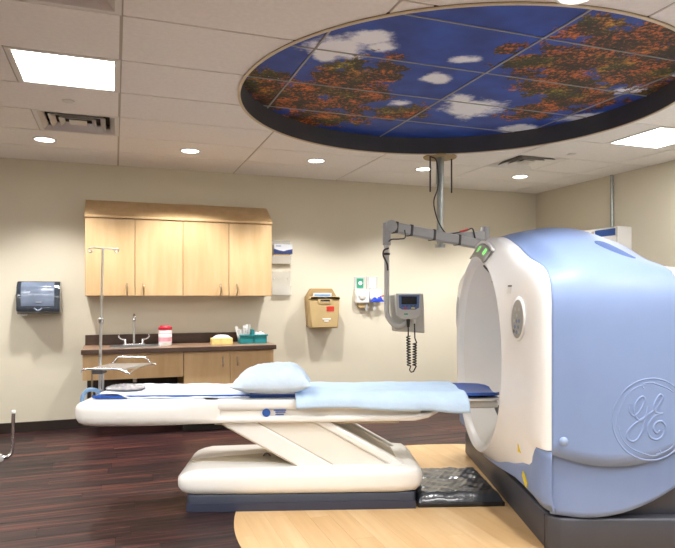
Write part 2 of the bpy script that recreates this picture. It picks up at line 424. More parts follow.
# the wall of the recess
def ringmesh(r0, r1, z0, z1):
    q = [(r0, z0), (r1, z0), (r1, z1), (r0, z1)]; mb = MB()
    vs = [(r*math.cos(2*PI*k/seg), r*math.sin(2*PI*k/seg), z) for k in range(seg) for r, z in q]
    fs = [(k*4+i, k*4+(i+1) % 4, ((k+1) % seg)*4+(i+1) % 4, ((k+1) % seg)*4+i) for k in range(seg) for i in range(4)]
    return mb.add(vs, fs)
ringmesh(CR-.012, CR+.004, -.004, ZP-H).build('recess_band', 'coffer_dark', coffer, smooth=True)
ringmesh(CR-.013, CR+.006, -.010, -.003).build('rim_trim', 'coffer_rim', coffer, smooth=True)
cutter = ccut(CR-.012)
px = [2.38+1.22*k for k in range(-2, 3)]; py = [3.02+.61*k for k in range(-2, 5)]
for i in range(len(px)-1):
    for j in range(len(py)-1):
        rel = circ_rel(px[i], px[i+1], py[j], py[j+1], CR-.012)
        if rel == 'out': continue
        t = MB().box(px[i]+.005, px[i+1]-.005, py[j]+.005, py[j+1]-.005, ZP, ZP+.012).build('mural_panel', 'mural')
        if rel == 'cut': boolmesh(t, cutter, 'INTERSECT')
        t.data.transform(Matrix.Translation((-CC[0], -CC[1], -H))); t.parent = coffer
for x in px:
    t = MB().box(x-.006, x+.006, CC[1]-CR, CC[1]+CR, ZP-.006, ZP+.02).build('mural_tee', 'mural_tee')
    if boolmesh(t, cutter, 'INTERSECT'): t.data.transform(Matrix.Translation((-CC[0], -CC[1], -H))); t.parent = coffer
    else: bpy.data.objects.remove(t)
for y in py:
    if abs(y-CC[1]) >= CR-.02: continue
    t = MB().box(CC[0]-CR, CC[0]+CR, y-.005, y+.005, ZP-.005, ZP+.02).build('mural_tee', 'mural_tee')
    boolmesh(t, cutter, 'INTERSECT'); t.data.transform(Matrix.Translation((-CC[0], -CC[1], -H))); t.parent = coffer
bpy.data.objects.remove(cutter)

# ---- troffers, vents, downlights, sprinklers
tlab = ['square fluorescent ceiling light panel above the paper towel dispenser', 'square fluorescent ceiling light panel beside the right wall']
for i, (x, y, w) in enumerate(tro):
    t = thing('ceiling_light', tlab[i] if i < 2 else 'fluorescent ceiling light panel added out of view behind the camera', 'ceiling light', (x+w/2, y+TW/2, H), group=None if i < 2 else 'added ceiling lights behind the camera')
    hw, hh = w/2, TW/2
    for a, b, c, d in ((-hw, hw, -hh, -hh+.035), (-hw, hw, hh-.035, hh), (-hw, -hw+.035, -hh+.035, hh-.035), (hw-.035, hw, -hh+.035, hh-.035)):
        MB().box(a, b, c, d, -.004, .05).build('frame', 'off_white', t, bevel=.003)
    MB().box(-hw+.035, hw-.035, -hh+.035, hh-.035, .006, .012).build('diffuser', 'lens_light', t)
    MB().box(-hw+.035, hw-.035, -hh+.035, hh-.035, .046, .05).build('housing', 'off_white', t)
vlab = ['stepped metal air vent beside the leftmost small downlight', 'stepped metal air vent in the top left corner of the ceiling', 'dark stepped air vent near the far right corner of the ceiling']
for i, (x, y) in enumerate(vents):
    t = thing('ceiling_vent', vlab[i], 'air vent', (x+.305, y+.305, H), group='ceiling air vents')
    def sq(h0, z0, h1, z1, nm, mm):
        mb = MB(); c0 = [(-h0, -h0), (h0, -h0), (h0, h0), (-h0, h0)]; c1 = [(-h1, -h1), (h1, -h1), (h1, h1), (-h1, h1)]; e = .004
        vs = [(a, b, z0) for a, b in c0]+[(a, b, z1) for a, b in c1]+[(a, b, z0+e) for a, b in c0]+[(a, b, z1+e) for a, b in c1]
        fs = [(k, (k+1) % 4, 4+(k+1) % 4, 4+k) for k in range(4)]+[(8+k, 12+k, 12+(k+1) % 4, 8+(k+1) % 4) for k in range(4)]
        fs += [(k, 8+k, 8+(k+1) % 4, (k+1) % 4) for k in range(4)]+[(4+k, 4+(k+1) % 4, 12+(k+1) % 4, 12+k) for k in range(4)]
        return mb.add(vs, fs).build(nm, mm, t)
    sq(.305, 0, .275, 0, 'frame', 'off_white')
    sq(.275, 0, .235, .035, 'louver', 'vent_metal'); sq(.205, .0, .165, .035, 'louver', 'vent_metal'); sq(.135, .0, .10, .032, 'louver', 'vent_metal')
    MB().box(-.065, .065, -.065, .065, .006, .012).build('centre_plate', 'vent_metal', t)
    MB().box(-.28, .28, -.28, .28, .075, .08).build('duct_opening', 'vent_dark', t)
dl = [(-.58, 5.97, 'recessed downlight at far left beside the air vent'), (.67, 5.97, 'recessed downlight above the left half of the wall cabinets'), (1.92, 5.97, 'recessed downlight above the tan wall bin'),
      (3.14, 5.97, 'recessed downlight beside the ceiling pole of the injector'), (4.38, 5.97, 'recessed downlight nearest the far right corner'), (1.98, 2.28, 'recessed downlight in front of the round mural at top of photo')]
for x, y, lb in dl+[(-2.0, 5.97, None), (-.6, 2.28, None), (4.7, 2.6, None)]:
    t = thing('downlight', lb or 'recessed downlight out of view', 'downlight', (x, y, H), group='recessed downlights')
    ringmesh_s = MB().lathe([(.078, -.002), (.082, -.008), (.098, -.006), (.100, 0), (.078, 0)], seg=32)
    ringmesh_s.build('trim_ring', 'off_white', t, smooth=True)
    MB().lathe([(.0001, -.004), (.078, -.004), (.078, -.001), (.0001, -.001)], seg=32).build('lens', 'spot_light', t)
    l = bpy.data.lights.new('downlight_lamp', 'SPOT'); l.energy = SPOT; l.spot_size = R(118); l.spot_blend = .55; l.shadow_soft_size = .06; l.color = (1, .985, .955)
    lo = bpy.data.objects.new('lamp', l); COL.objects.link(lo); lo.parent = t; lo.location = (0, 0, -.03)
for x, y, lb in [(-.31, 4.74, 'small concealed sprinkler cap between light panel and left air vent'), (4.16, 4.86, 'small concealed sprinkler cap beside the square light panel')]:
    o = MB().lathe([(.0001, -.008), (.036, -.007), (.042, -.002), (.042, 0), (.0001, 0)], seg=24).build('sprinkler_cap', 'off_white', smooth=True, loc=(x, y, H)); tag(o, lb, 'sprinkler')

# ================================================================== WALL CABINETS AND COUNTER
UX = [-.279, .190, .664, 1.142, 1.610]
UF = 6.585
for i in range(4):
    side = ['leftmost maple wall cabinet door unit behind the drip stand', 'second maple wall cabinet from the left', 'third maple wall cabinet from the left', 'rightmost maple wall cabinet beside the brochure holder'][i]
    t = thing('wall_cabinet', side, 'cabinet', ((UX[i]+UX[i+1])/2, YB, 1.37), group='maple wall cabinets')
    w = (UX[i+1]-UX[i])/2
    MB().box(-w, w, UF+.02-YB, -.001, 0, .785).build('body', 'cab_edge', t)
    d = MB().box(-w+.003, w-.003, UF-YB, UF+.018-YB, .003, .775).build('door', 'cab_maple', t, bevel=.002)
    hx = (w-.075) if i % 2 == 0 else (-w+.085)
    if i == 2: hx = w-.09
    pts = spline([(hx, UF-YB, .125), (hx, UF-YB-.03, .10), (hx, UF-YB-.034, .07), (hx, UF-YB-.03, .04), (hx, UF-YB, .015)], 5)
    MB().tube(pts, .0075, 8).build('handle', 'brass_pull', d, smooth=True)
crown = MB().prism([(UF-.012, 2.152), (YB-.001, 2.152), (YB-.001, 2.362), (YB-.05, 2.362), (UF-.012, 2.172)], UX[0]-.005, UX[-1]+.005, 'x').build('cabinet_crown', 'cab_maple', bevel=.002)
tag(crown, 'sloped maple top panel running along the wall cabinets', 'cabinet top')

CF = 6.30
ct = thing('countertop', 'brown laminate countertop with dark edge and backsplash', 'countertop', (.64, YB, 0))
def C(x): return x-.64
def Y(y): return y-YB
# top with a hole for the sink basin
SX0, SX1, SY0, SY1 = -.02, .40, 6.42, 6.70
slab = MB()
for a, b, c, d in ((-.30, SX0, CF, YB-.001), (SX1, 1.585, CF, YB-.001), (SX0, SX1, CF, SY0), (SX0, SX1, SY1, YB-.001)):
    slab.box(C(a), C(b), Y(c), Y(d), .822, .860)
slab.build('top', 'counter_top', ct)
MB().box(C(-.302), C(1.587), Y(CF-.012), Y(CF), .815, .8605).build('front_edge', 'counter_dark', ct, bevel=.003)
MB().box(C(-.29), C(1.585), Y(YB-.022), Y(YB-.001), .8605, .965).build('backsplash', 'counter_dark', ct, bevel=.002)
# knee space apron and side panel
ap = thing('sink_apron', 'slanting maple front panel under the sink over the open knee space', 'cabinet panel', (.17, YB, 0))
MB().box(-.46, .472, Y(6.335), Y(6.355), .565, .812).build('panel', 'cab_maple', ap)
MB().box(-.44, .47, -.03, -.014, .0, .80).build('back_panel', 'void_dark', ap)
bc = thing('base_cabinet', 'maple two-door base cabinet under the right half of the counter', 'cabinet', (1.11, YB, 0))
MB().box(-.463, .46, Y(6.355), -.001, .09, .812).build('body', 'cab_edge', bc)
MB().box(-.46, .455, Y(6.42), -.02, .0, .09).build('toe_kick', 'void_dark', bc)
for s in (-1, 1):
    d = MB().box(*((-.46, -.002) if s < 0 else (.002, .457)), Y(6.335), Y(6.354), .10, .808).build('door', 'cab_maple', bc, bevel=.002)
    hx = s*.075
    MB().tube(spline([(hx, Y(6.335), .745), (hx, Y(6.31), .725), (hx, Y(6.306), .70), (hx, Y(6.31), .675), (hx, Y(6.335), .655)], 5), .005, 8).build('handle', 'steel', d, smooth=True)
sk = thing('sink', 'small stainless steel sink set into the brown countertop', 'sink', ((SX0+SX1)/2, (SY0+SY1)/2, .86))
hw, hd = (SX1-SX0)/2, (SY1-SY0)/2
rim = MB()
for a, b, c, d in ((-hw-.03, hw+.03, -hd-.03, -hd+.012), (-hw-.03, hw+.03, hd-.012, hd+.06), (-hw-.03, -hw+.012, -hd+.012, hd-.012), (hw-.012, hw+.03, -hd+.012, hd-.012)): rim.box(a, b, c, d, .0005, .007)
rim.build('rim', 'steel', sk)
bs = MB()
for a, b, c, d, e, f in ((-hw+.008, hw-.008, -hd+.008, -hd+.012, -.15, .001), (-hw+.008, hw-.008, hd-.012, hd-.008, -.15, .001), (-hw+.008, -hw+.012, -hd+.008, hd-.008, -.15, .001), (hw-.012, hw-.008, -hd+.008, hd-.008, -.15, .001), (-hw+.008, hw-.008, -hd+.008, hd-.008, -.154, -.15)): bs.box(a, b, c, d, e, f)
bs.build('basin', 'steel', sk)
MB().tube([(0, .02, -.154), (0, .02, -.36)], .02, 10).build('drain_pipe', 'steel', sk, smooth=True)
fc = thing('faucet', 'chrome gooseneck faucet with two wing handles behind the sink', 'faucet', (.185, 6.735, .867))
MB().box(-.11, .11, -.022, .022, 0, .012).build('base_plate', 'chrome', fc, bevel=.005)
MB().tube(spline([(0, 0, .01), (0, 0, .20), (0, -.008, .275), (0, -.05, .31), (0, -.10, .295), (0, -.115, .25)], 6), .0135, 10).build('spout', 'chrome', fc, smooth=True)
for s in (-1, 1):
    h = MB().lathe([(.018, .01), (.014, .05), (.01, .06), (.0001, .062)], (s*.085, 0, 0), 12).build('valve', 'chrome', fc, smooth=True)
    MB().tube(spline([(s*.085, 0, .055), (s*.12, -.01, .06), (s*.15, -.02, .085), (s*.145, -.02, .105)], 5), [.009]*13+[.009, .009, .006], 8).build('lever', 'chrome', h, smooth=True)
# things on the counter
wb = thing('wipes_tub', 'white wipes canister with red lid beside the sink', 'canister', (.487, 6.60, .86))
MB().lathe([(.0001, 0), (.062, 0), (.066, .01), (.066, .155), (.062, .165), (.0001, .165)], seg=28).build('tub', 'white_plastic', wb, smooth=True)
MB().lathe([(.067, .045), (.0672, .048), (.0672, .128), (.067, .13)], seg=28).build('label_band', 'pink', wb, smooth=True)
MB().lathe([(.067, .085), (.0677, .088), (.0677, .122), (.067, .125)], seg=28).build('white_band', 'paper', wb, smooth=True)
MB().lathe([(.069, .163), (.069, .185), (.055, .195), (.05, .205), (.0001, .208)], seg=28).build('lid', 'crimson', wb, smooth=True)
tb = thing('tissue_box', 'yellow patterned tissue box with white tissue on the counter', 'tissue box', (1.06, 6.56, .86))
MB().box(-.11, .11, -.055, .055, 0, .068).build('carton', 'yellow_box', tb, bevel=.002)
MB().grid(lambda u, v: ((u-.5)*.19, (v-.5)*.07, .069+.035*math.sin(PI*u)**.7*math.sin(PI*v)+.003*math.sin(u*9)*math.sin(PI*v)), 21, 9).build('tissue', 'paper', tb, smooth=True)
cd = thing('supply_caddy', 'teal plastic caddy filled with white packets on the counter', 'caddy', (1.40, 6.62, .86))
def open_bin(x0, x1, y0, y1, z, t):
    mb = MB(); mb.box(x0, x1, y0, y1, 0, t)
    for a, b, c, d in ((x0, x1, y0, y0+t), (x0, x1, y1-t, y1), (x0, x0+t, y0+t, y1-t), (x1-t, x1, y0+t, y1-t)): mb.box(a, b, c, d, t, z)
    return mb
open_bin(-.145, -.01, -.075, .075, .095, .006).build('bin', 'teal', cd, bevel=.003)
open_bin(.01, .145, -.075, .075, .085, .006).build('bin', 'teal', cd, bevel=.003)
MB().box(-.155, .155, -.085, -.076, .08, .097).box(-.155, .155, .076, .085, .08, .097).build('rim', 'teal', cd, bevel=.003)
MB().box(-.011, .011, -.07, .07, .0, .15).build('handle', 'teal', cd, bevel=.006)
for k in range(13):
    x = random.uniform(-.125, -.03); y = random.uniform(-.05, .05); h = random.uniform(.13, .2); tl = random.uniform(-.35, .25)
    mb = MB().box(-.015, .015, -.002, .002, 0, h); mb.xf(Matrix.Rotation(tl, 4, 'Y') @ Matrix.Rotation(random.uniform(-.6, .6), 4, 'Z')).off(x, y, .012)
    p = tag(mb.build('packet', 'paper' if k % 3 else 'grey_light', loc=(1.40, 6.62, .86)), 'thin white packet standing in the left compartment of the teal caddy', 'packet', 'packets in the teal caddy')
for k in range(4):
    o = MB().lathe([(.0001, 0), (.022, .003), (.024, .03), (.018, .045), (.0001, .048)], seg=12).build('cotton_ball', 'paper', smooth=True, loc=(1.40+.035+.026*k, 6.60+.02*(k % 2), .935-.01*(k % 2)))
    tag(o, 'white cotton ball in the right compartment of the teal caddy', 'cotton ball', 'cotton balls in the teal caddy')

# ================================================================== WALL ITEMS
t = thing('towel_dispenser', 'dark translucent paper towel dispenser on the left wall', 'towel dispenser', (-.71, YB, 1.19))
MB().prism([(-.001, .0), (-.16, .0), (-.215, .035), (-.225, .16), (-.20, .27), (-.15, .325), (-.001, .33)], -.195, .195, 'x').build('housing', 'smoke_plastic', t, bevel=.012, segs=3)
MB().prism([(-.2205, .075), (-.232, .16), (-.207, .275), (-.155, .322), (-.14, .31), (-.19, .26), (-.212, .16), (-.205, .08)], -.155, .145, 'x').build('cover', 'smoke_face', t, bevel=.006)
MB().prism([(-.16, 0), (-.222, .03), (-.226, .065), (-.2, .065)], -.17, .17, 'x').build('lower_lip', 'smoke_plastic', t, bevel=.004)
MB().tube(spline([(-.035, -.226, .06), (0, -.236, .035), (.035, -.226, .06)], 5), .009, 8).build('latch', 'smoke_face', t, smooth=True)
MB().box(-.15, -.11, -.15, -.10, -.015, .002).build('paper_edge', 'paper', t)
MB().box(-.02, .03, -.2325, -.2285, .118, .122).build('brand_mark', 'grey_light', t)

t = thing('brochure_holder', 'clear wall holder with white and navy brochures beside the cabinets', 'brochure holder', (1.80, YB, 1.76))
MB().box(-.115, .11, -.006, -.001, -.02, .25).build('back_plate', 'clear_acrylic', t)
MB().box(-.115, .11, -.05, -.046, -.02, .075).build('front_plate', 'clear_acrylic', t)
MB().box(-.115, .11, -.046, -.006, -.02, -.015).build('bottom', 'clear_acrylic', t)
b = MB().box(-.095, .125, -.040, -.012, .095, .205).build('brochure', 'brochure', loc=(1.80, YB, 1.76)); tag(b, 'white and navy brochure in the upper clear holder', 'brochure')
MB().prism([(-.095, .095), (.125, .095), (.125, .15), (.07, .14), (.02, .125), (-.04, .135), (-.095, .152)], -.042, -.0403, 'y').build('navy_print', 'brochure_navy', b)
MB().box(-.07, -.01, -.042, -.0403, .178, .186).build('title_line', 'label_blue', b)
b = MB().box(-.095, .10, -.038, -.012, -.012, .09).build('brochure', 'tan_dark', loc=(1.80, YB, 1.76)); tag(b, 'brown brochure at the bottom of the upper clear holder', 'brochure')
t = thing('brochure_holder', 'empty clear wall holder below the brochures', 'brochure holder', (1.80, YB, 1.38))
MB().box(-.11, .11, -.006, -.001, 0, .275).build('back_plate', 'clear_acrylic', t)
MB().box(-.11, .11, -.045, -.041, 0, .11).build('front_plate', 'clear_acrylic', t)
MB().box(-.11, .11, -.041, -.006, 0, .005).build('bottom', 'clear_acrylic', t)
for s in (-1, 1): MB().lathe([(.007, -.006), (.007, -.010), (.0001, -.011)], (s*.08, 0, .19), 10, 'y').build('screw', 'steel', t)

t = thing('sharps_bin', 'tan wall-mounted disposal bin with red warning label', 'disposal bin', (2.27, YB, 1.00))
MB().prism([(-.17, .015), (.17, .015), (.19, .30), (.19, .36), (.13, .46), (-.13, .46), (-.19, .36), (-.19, .30)], -.07, -.001, 'y').build('back_housing', 'tan_dark', t, bevel=.008)
MB().prism([(-.165, 0), (.165, 0), (.185, .33), (-.185, .33)], -.19, -.065, 'y').build('bin', 'tan_box', t, bevel=.015)
MB().prism([(-.185, .33), (.185, .33), (.175, .365), (.09, .365), (.07, .29), (-.07, .29), (-.09, .365), (-.175, .365)][::-1], -.20, -.12, 'y').build('lid', 'tan_box', t, bevel=.006)
MB().box(-.055, .055, -.205, -.199, .312, .328).build('slot', 'rubber_black', t)
MB().box(-.11, .11, -.10, -.075, .355, .405).build('window', 'white_plastic', t)
MB().box(-.10, .10, -.103, -.1005, .37, .39).build('window_strip', 'hose_blue', t)
MB().box(.02, .11, -.1935, -.190, .195, .25).build('warning_label', 'red', t)
for z, x0, x1 in ((.10, -.03, .07), (.075, -.01, .045)): MB().box(x0, x1, -.1932, -.190, z, z+.014).build('print_line', 'paper', t)
MB().lathe([(.012, -.0), (.012, .02), (.0001, .02)], (.18, -.09, .22), 12, 'x').build('lock', 'steel', t)

t = thing('gas_outlet', 'green medical gas outlet plate on the wall', 'wall outlet', (2.775, YB, 1.525))
MB().box(-.075, .07, -.012, -.001, -.08, .08).build('plate', 'grey_light', t, bevel=.003)
MB().box(-.042, .042, -.020, -.012, -.058, .058).build('green_face', 'green', t, bevel=.003)
MB().lathe([(.024, -.02), (.024, -.026), (.0001, -.026)], (0, 0, 0), 18, 'y').build('socket', 'white_plastic', t)
t = thing('wall_socket', 'white wall socket plate right of the green gas outlet', 'wall outlet', (2.935, YB, 1.53))
MB().box(-.075, .075, -.012, -.001, -.08, .08).build('plate', 'grey_light', t, bevel=.003)
MB().box(-.045, .045, -.020, -.012, -.06, .06).build('insert', 'white_plastic', t, bevel=.003)
t = thing('suction_canister', 'white wall suction regulator with clear bowl below the gas outlet', 'regulator', (2.79, YB, 1.20))
MB().box(-.085, .085, -.075, -.001, .08, .25).build('body', 'white_plastic', t, bevel=.02, segs=3)
MB().lathe([(.05, -.076), (.052, -.085), (.045, -.09), (.0001, -.09)], (-.01, 0, .18), 20, 'y').build('gauge', 'off_white', t, smooth=True)
MB().box(-.05, .04, -.05, -.01, .035, .08).build('bracket', 'tan_box', t)
MB().tube([(.055, -.04, .08), (.055, -.04, 0)], .02, 12).build('connector', 'grey_arm', t, smooth=True)
t = thing('flow_regulator', 'white wall regulator with blue handle and red tube', 'regulator', (2.965, YB, 1.20))
MB().box(-.075, .085, -.06, -.001, .12, .25).build('body', 'white_plastic', t, bevel=.02, segs=3)
MB().prism([(-.09, .0), (.095, .0), (.06, .035), (.05, .06), (.02, .06), (.015, .035), (-.01, .035), (-.015, .055), (-.04, .055), (-.045, .03)], -.11, -.06, 'y').off(0, 0, .10).build('blue_handle', 'royal', t, bevel=.006)
MB().tube([(-.02, -.05, .10), (-.02, -.05, 0)], .022, 12).build('connector', 'grey_light', t, smooth=True)
MB().tube(spline([(.03, -.10, .165), (.10, -.12, .172), (.2, -.14, .14), (.3, -.16, .12)], 6), .007, 8).build('red_tube', 'red', t, smooth=True)

t = thing('wall_control_box', 'white equipment box with blue label on the right wall', 'control box', (XR, 5.53, 1.62))
MB().box(-.20, -.001, -.25, .27, 0, .51).build('case', 'white_plastic', t, bevel=.006)
MB().box(-.205, -.199, -.22, .08, .415, .49).build('blue_label', 'label_blue', t)
MB().box(-.206, -.199, .10, .16, .42, .475).build('emblem', 'tan_box', t)
MB().box(-.203, -.199, -.248, -.24, .01, .5).build('door_gap', 'grey_light', t)
t = MB().tube([(XR-.02, 5.55, 2.13), (XR-.02, 5.55, H)], .018, 12).build('conduit', 'pole_galv', smooth=True); tag(t, 'vertical metal conduit above the white box on the right wall', 'conduit')

# chrome tube stand cut off at the left edge
t = thing('tube_stand', 'bent chrome tube stand with grey foot pad at the left edge of the floor', 'stand', (-.905, 5.80, 0))
MB().tube(spline([(.095, .06, .385), (.09, .06, .2), (.085, .06, .06), (.06, .05, .02), (0, .03, .015), (-.3, .0, .015), (-.36, 0, .02), (-.385, 0, .06), (-.39, 0, .2), (-.39, 0, .385)], 6), .0145, 12).build('tube', 'chrome', t, smooth=True)
for x, y in ((.095, .06), (-.39, 0)): MB().lathe([(.017, .375), (.018, .395), (.012, .402), (.0001, .403)], (x, y, 0), 14).build('end_cap', 'white_plastic', t, smooth=True)
MB().lathe([(.0001, .0), (.07, .0), (.075, .012), (.06, .05), (.02, .058), (.0001, .06)], (-.04, -.02, 0), 24).build('foot_pad', 'grey_light', t, smooth=True)

# ================================================================== SCANNER (own axis turned 17 degrees from the wall)
SA = R(-17); BC = 4.30
def sworld(a, b): return (a*math.cos(SA)-b*math.sin(SA), a*math.sin(SA)+b*math.cos(SA), 0)
class Part:
    """a thing in scanner axes: parts are given in (a, b, z) and stored relative to the thing's own base"""
    def __init__(s, name, label, cat, a0, b0, z0=0):
        w = sworld(a0, b0); s.o = thing(name, label, cat, (w[0], w[1], z0), SA); s.d = (-a0, -b0, -z0)
    def add(s, mb, name, m, parent=None, **k):
        return mb.off(*s.d).build(name, m, parent or s.o, **k)

# ---- gantry ----
GN = Part('scanner_gantry', 'large pale blue and white medical scanner ring on dark plinth', 'scanner', 1.95, BC)
NS = 36
def resample(pl, n):
    d = [0]
    for p, q in zip(pl, pl[1:]): d.append(d[-1]+math.hypot(q[0]-p[0], q[1]-p[1]))
    out = []
    for k in range(n):
        t = d[-1]*k/(n-1); i = 0
        while i < len(d)-2 and d[i+1] < t: i += 1
        f = (t-d[i])/(d[i+1]-d[i]); out.append((pl[i][0]+f*(pl[i+1][0]-pl[i][0]), pl[i][1]+f*(pl[i+1][1]-pl[i][1])))
    return out
SEC_A = [(1.10, 0), (1.10, 1.30), (1.095, 1.39), (1.07, 1.46), (1.02, 1.508), (.95, 1.538), (.87, 1.56), (.74, 1.592), (.62, 1.636), (.496, 1.684), (.235, 1.758), (0, 1.785)]
SEC_B = [(1.10, 0), (1.10, 1.27), (1.092, 1.38), (1.06, 1.46), (.987, 1.53), (.82, 1.615), (.636, 1.68), (.42, 1.735), (.2, 1.772), (0, 1.785)]
def secB(hw, zt, zs, n):
    pl = [(hw, 0), (hw*.998, zs*.6)]
    for k in range(0, 25):
        t = PI/2*k/24; pl.append((hw*math.cos(t)**(2/n), zs+(zt-zs)*math.sin(t)**(2/n)))
    return pl
RA = resample(spline([(p[0], p[1], 0) for p in SEC_A[1:]], 6), 28)
RB = resample(spline([(p[0], p[1], 0) for p in SEC_B[1:]], 6), 28)
def split_resample(pl, zs):     # lower part (to z = zs) and upper part sampled apart so that rows line up
    lo = [(pl[0][0]*1.0, zs*k/7) for k in range(8)]
    return lo
def section(a):
    """half cross-section (offset, z) from floor level up to the crown, 7 + 28 points"""
    hw = smooth_keys([(1.313, 1.10), (1.48, 1.125), (1.65, 1.13), (1.85, 1.11), (2.0, 1.085), (2.2, 1.05)], a)
    zt = smooth_keys([(1.313, 1.785), (1.42, 1.81), (1.60, 1.842), (1.78, 1.835), (2.0, 1.775), (2.2, 1.70)], a)
    f = smooth01((a-1.313)/.12)*(1-smooth01((a-1.72)/.28))
    sec = [((1-f)*p[0]+f*q[0], (1-f)*p[1]+f*q[1]) for p, q in zip(RA, RB)]
    z0 = sec[0][1]; k = (zt-z0)/(1.785-z0)
    return [(hw, z0*i/7) for i in range(7)]+[(p[0]*hw/1.10, z0+(p[1]-z0)*k) for p in sec]
def shell_o(a, z):
    s = section(a)
    for p, q in zip(s, s[1:]):
        if p[1] <= z <= q[1] and q[1] > p[1]: return p[0]+(q[0]-p[0])*(z-p[1])/(q[1]-p[1])
    return s[-1][0]
def zedge(a): return .479+.55*(a-1.63)**2
def zlow(a): return .203+.55*(a-1.47)**2
def shell_strip(zlo, zhi_fn, a0, a1, na, sink, full, nz=12, side=-1):
    mb = MB(); rows = []
    for i in range(na):
        a = a0+(a1-a0)*i/(na-1); s = section(a); zl = zlo(a)
        half = [(p[0]-sink, p[1]) for p in s]
        if full:
            pts = [(shell_o(a, zl)-sink, zl)]+[p for p in half if p[1] > zl+.01]
            k = 34; pts = resample(pts, k)
            row = [(a, BC-p[0], p[1]) for p in pts]+[(a, BC+p[0], p[1]) for p in reversed(pts[:-1])]
            rows.append(row)
        else:
            zh = zhi_fn(a); rows.append([(a, zl+(zh-zl)*j/(nz-1)) for j in range(nz)])
    if full:
        n = len(rows[0]); mb.add([v for r in rows for v in r], [(i*n+j, i*n+j+1, (i+1)*n+j+1, (i+1)*n+j) for i in range(na-1) for j in range(n-1)])
    else:
        for sgn in (side,):
            vs = [(a, BC+sgn*(shell_o(a, z)-sink), z) for r in rows for a, z in r]; n = nz
            mb.add(vs, [(i*n+j, i*n+j+1, (i+1)*n+j+1, (i+1)*n+j) for i in range(na-1) for j in range(n-1)])
    return mb
# blue barrel cover
sh = shell_strip(zedge, None, 1.315, 2.0, 46, 0, True)
def solid(o, t):
    md = o.modifiers.new('thick', 'SOLIDIFY'); md.thickness = t; md.offset = -1
o = GN.add(sh, 'barrel_cover', 'gantry_blue', smooth=True); solid(o, .018); barrel = o
for sg in (-1, 1):
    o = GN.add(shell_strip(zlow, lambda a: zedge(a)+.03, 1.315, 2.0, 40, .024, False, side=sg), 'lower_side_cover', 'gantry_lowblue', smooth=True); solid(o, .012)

# white front cover: rays from the bore centre to the outline
BZ, BR = .97, .662
wave = [(0, .245), (.2, .25), (.36, .275), (.52, .32), (.69, .358), (.86, .41), (.955, .45), (1.0, .51), (1.03, .545), (1.06, .54), (1.10, .53)]
outl = [(p[0], p[1]) for p in spline([(q[0], q[1], 0) for q in wave], 5)]
outl += [(1.10, .53+(1.30-.53)*k/10) for k in range(1, 10)]+RA
poly = [(-x, z) for x, z in outl]+[(x, z) for x, z in reversed(outl[1:-1])]   # near side first
def ray_R(phi):
    dx, dz = math.cos(phi), math.sin(phi); best = None
    n = len(poly)
    for i in range(n):
        (x0, z0), (x1, z1) = poly[i], poly[(i+1) % n]; z0 -= BZ; z1 -= BZ
        ex, ez = x1-x0, z1-z0; den = dx*ez-dz*ex
        if abs(den) < 1e-9: continue
        t = (x0*ez-z0*ex)/den; u = (x0*dz-z0*dx)/den
        if t > 0 and -1e-6 <= u <= 1+1e-6: best = t if best is None else max(best, t)
    return best
NP = 192
def face_a(t): return 1.165+.085*t**.85
ff = []
TS = [0, .03, .08, .15, .25, .38, .52, .66, .78, .86, .91, .95, .98, 1.0, 1.0]
for k in range(NP):
    phi = 2*PI*k/NP; Rr = ray_R(phi); row = []
    wz = smooth01(((BZ+Rr*math.sin(phi))-.45)/.12)
    lip = [(BR-.03, 1.215), (BR-.018, 1.187), (BR, 1.168)]
    for r, a in lip: row.append((a, BC+r*math.cos(phi), BZ+r*math.sin(phi)))
    for i, t in enumerate(TS):
        r = BR+.015+(Rr-BR-.015)*t; a = face_a(t)
        if t > .78:
            q = (t-.78)/.22; a += wz*(.040*(1-math.sqrt(max(0, 1-q*q))))
        if i == len(TS)-1: a = a*(1-wz)+1.313*wz+(1-wz)*.03
        row.append((a, BC+r*math.cos(phi), BZ+r*math.sin(phi)))
    ff.append(row)
n = len(ff[0])
fc_mb = MB().add([v for r in ff for v in r], [(k*n+j, k*n+j+1, ((k+1) % NP)*n+j+1, ((k+1) % NP)*n+j) for k in range(NP) for j in range(n-1)])
front = GN.add(fc_mb, 'front_cover', 'gantry_white', smooth=True)
# funnel and bore
FP = [(.634, 1.213), (.595, 1.25), (.54, 1.31), (.47, 1.39), (.41, 1.47), (.37, 1.55), (.355, 1.62)]
mb = MB(); SG = 96
for r, a in [(p.x, p.y) for p in spline([(q[0], q[1], 0) for q in FP], 4)]:
    mb.v += [(a, BC+r*math.cos(2*PI*k/SG), BZ+r*math.sin(2*PI*k/SG)) for k in range(SG)]
nr = len(mb.v)//SG
mb.f = [(i*SG+k, i*SG+(k+1) % SG, (i+1)*SG+(k+1) % SG, (i+1)*SG+k) for i in range(nr-1) for k in range(SG)]
GN.add(mb, 'bore_funnel', 'gantry_inner', smooth=True)
mb = MB().grid(lambda u, v: (1.62+v*1.46, BC+.355*math.cos(2*PI*u), BZ+.355*math.sin(2*PI*u)), 64, 6, cu=True)
GN.add(mb, 'bore_tube', 'gantry_inner', smooth=True)
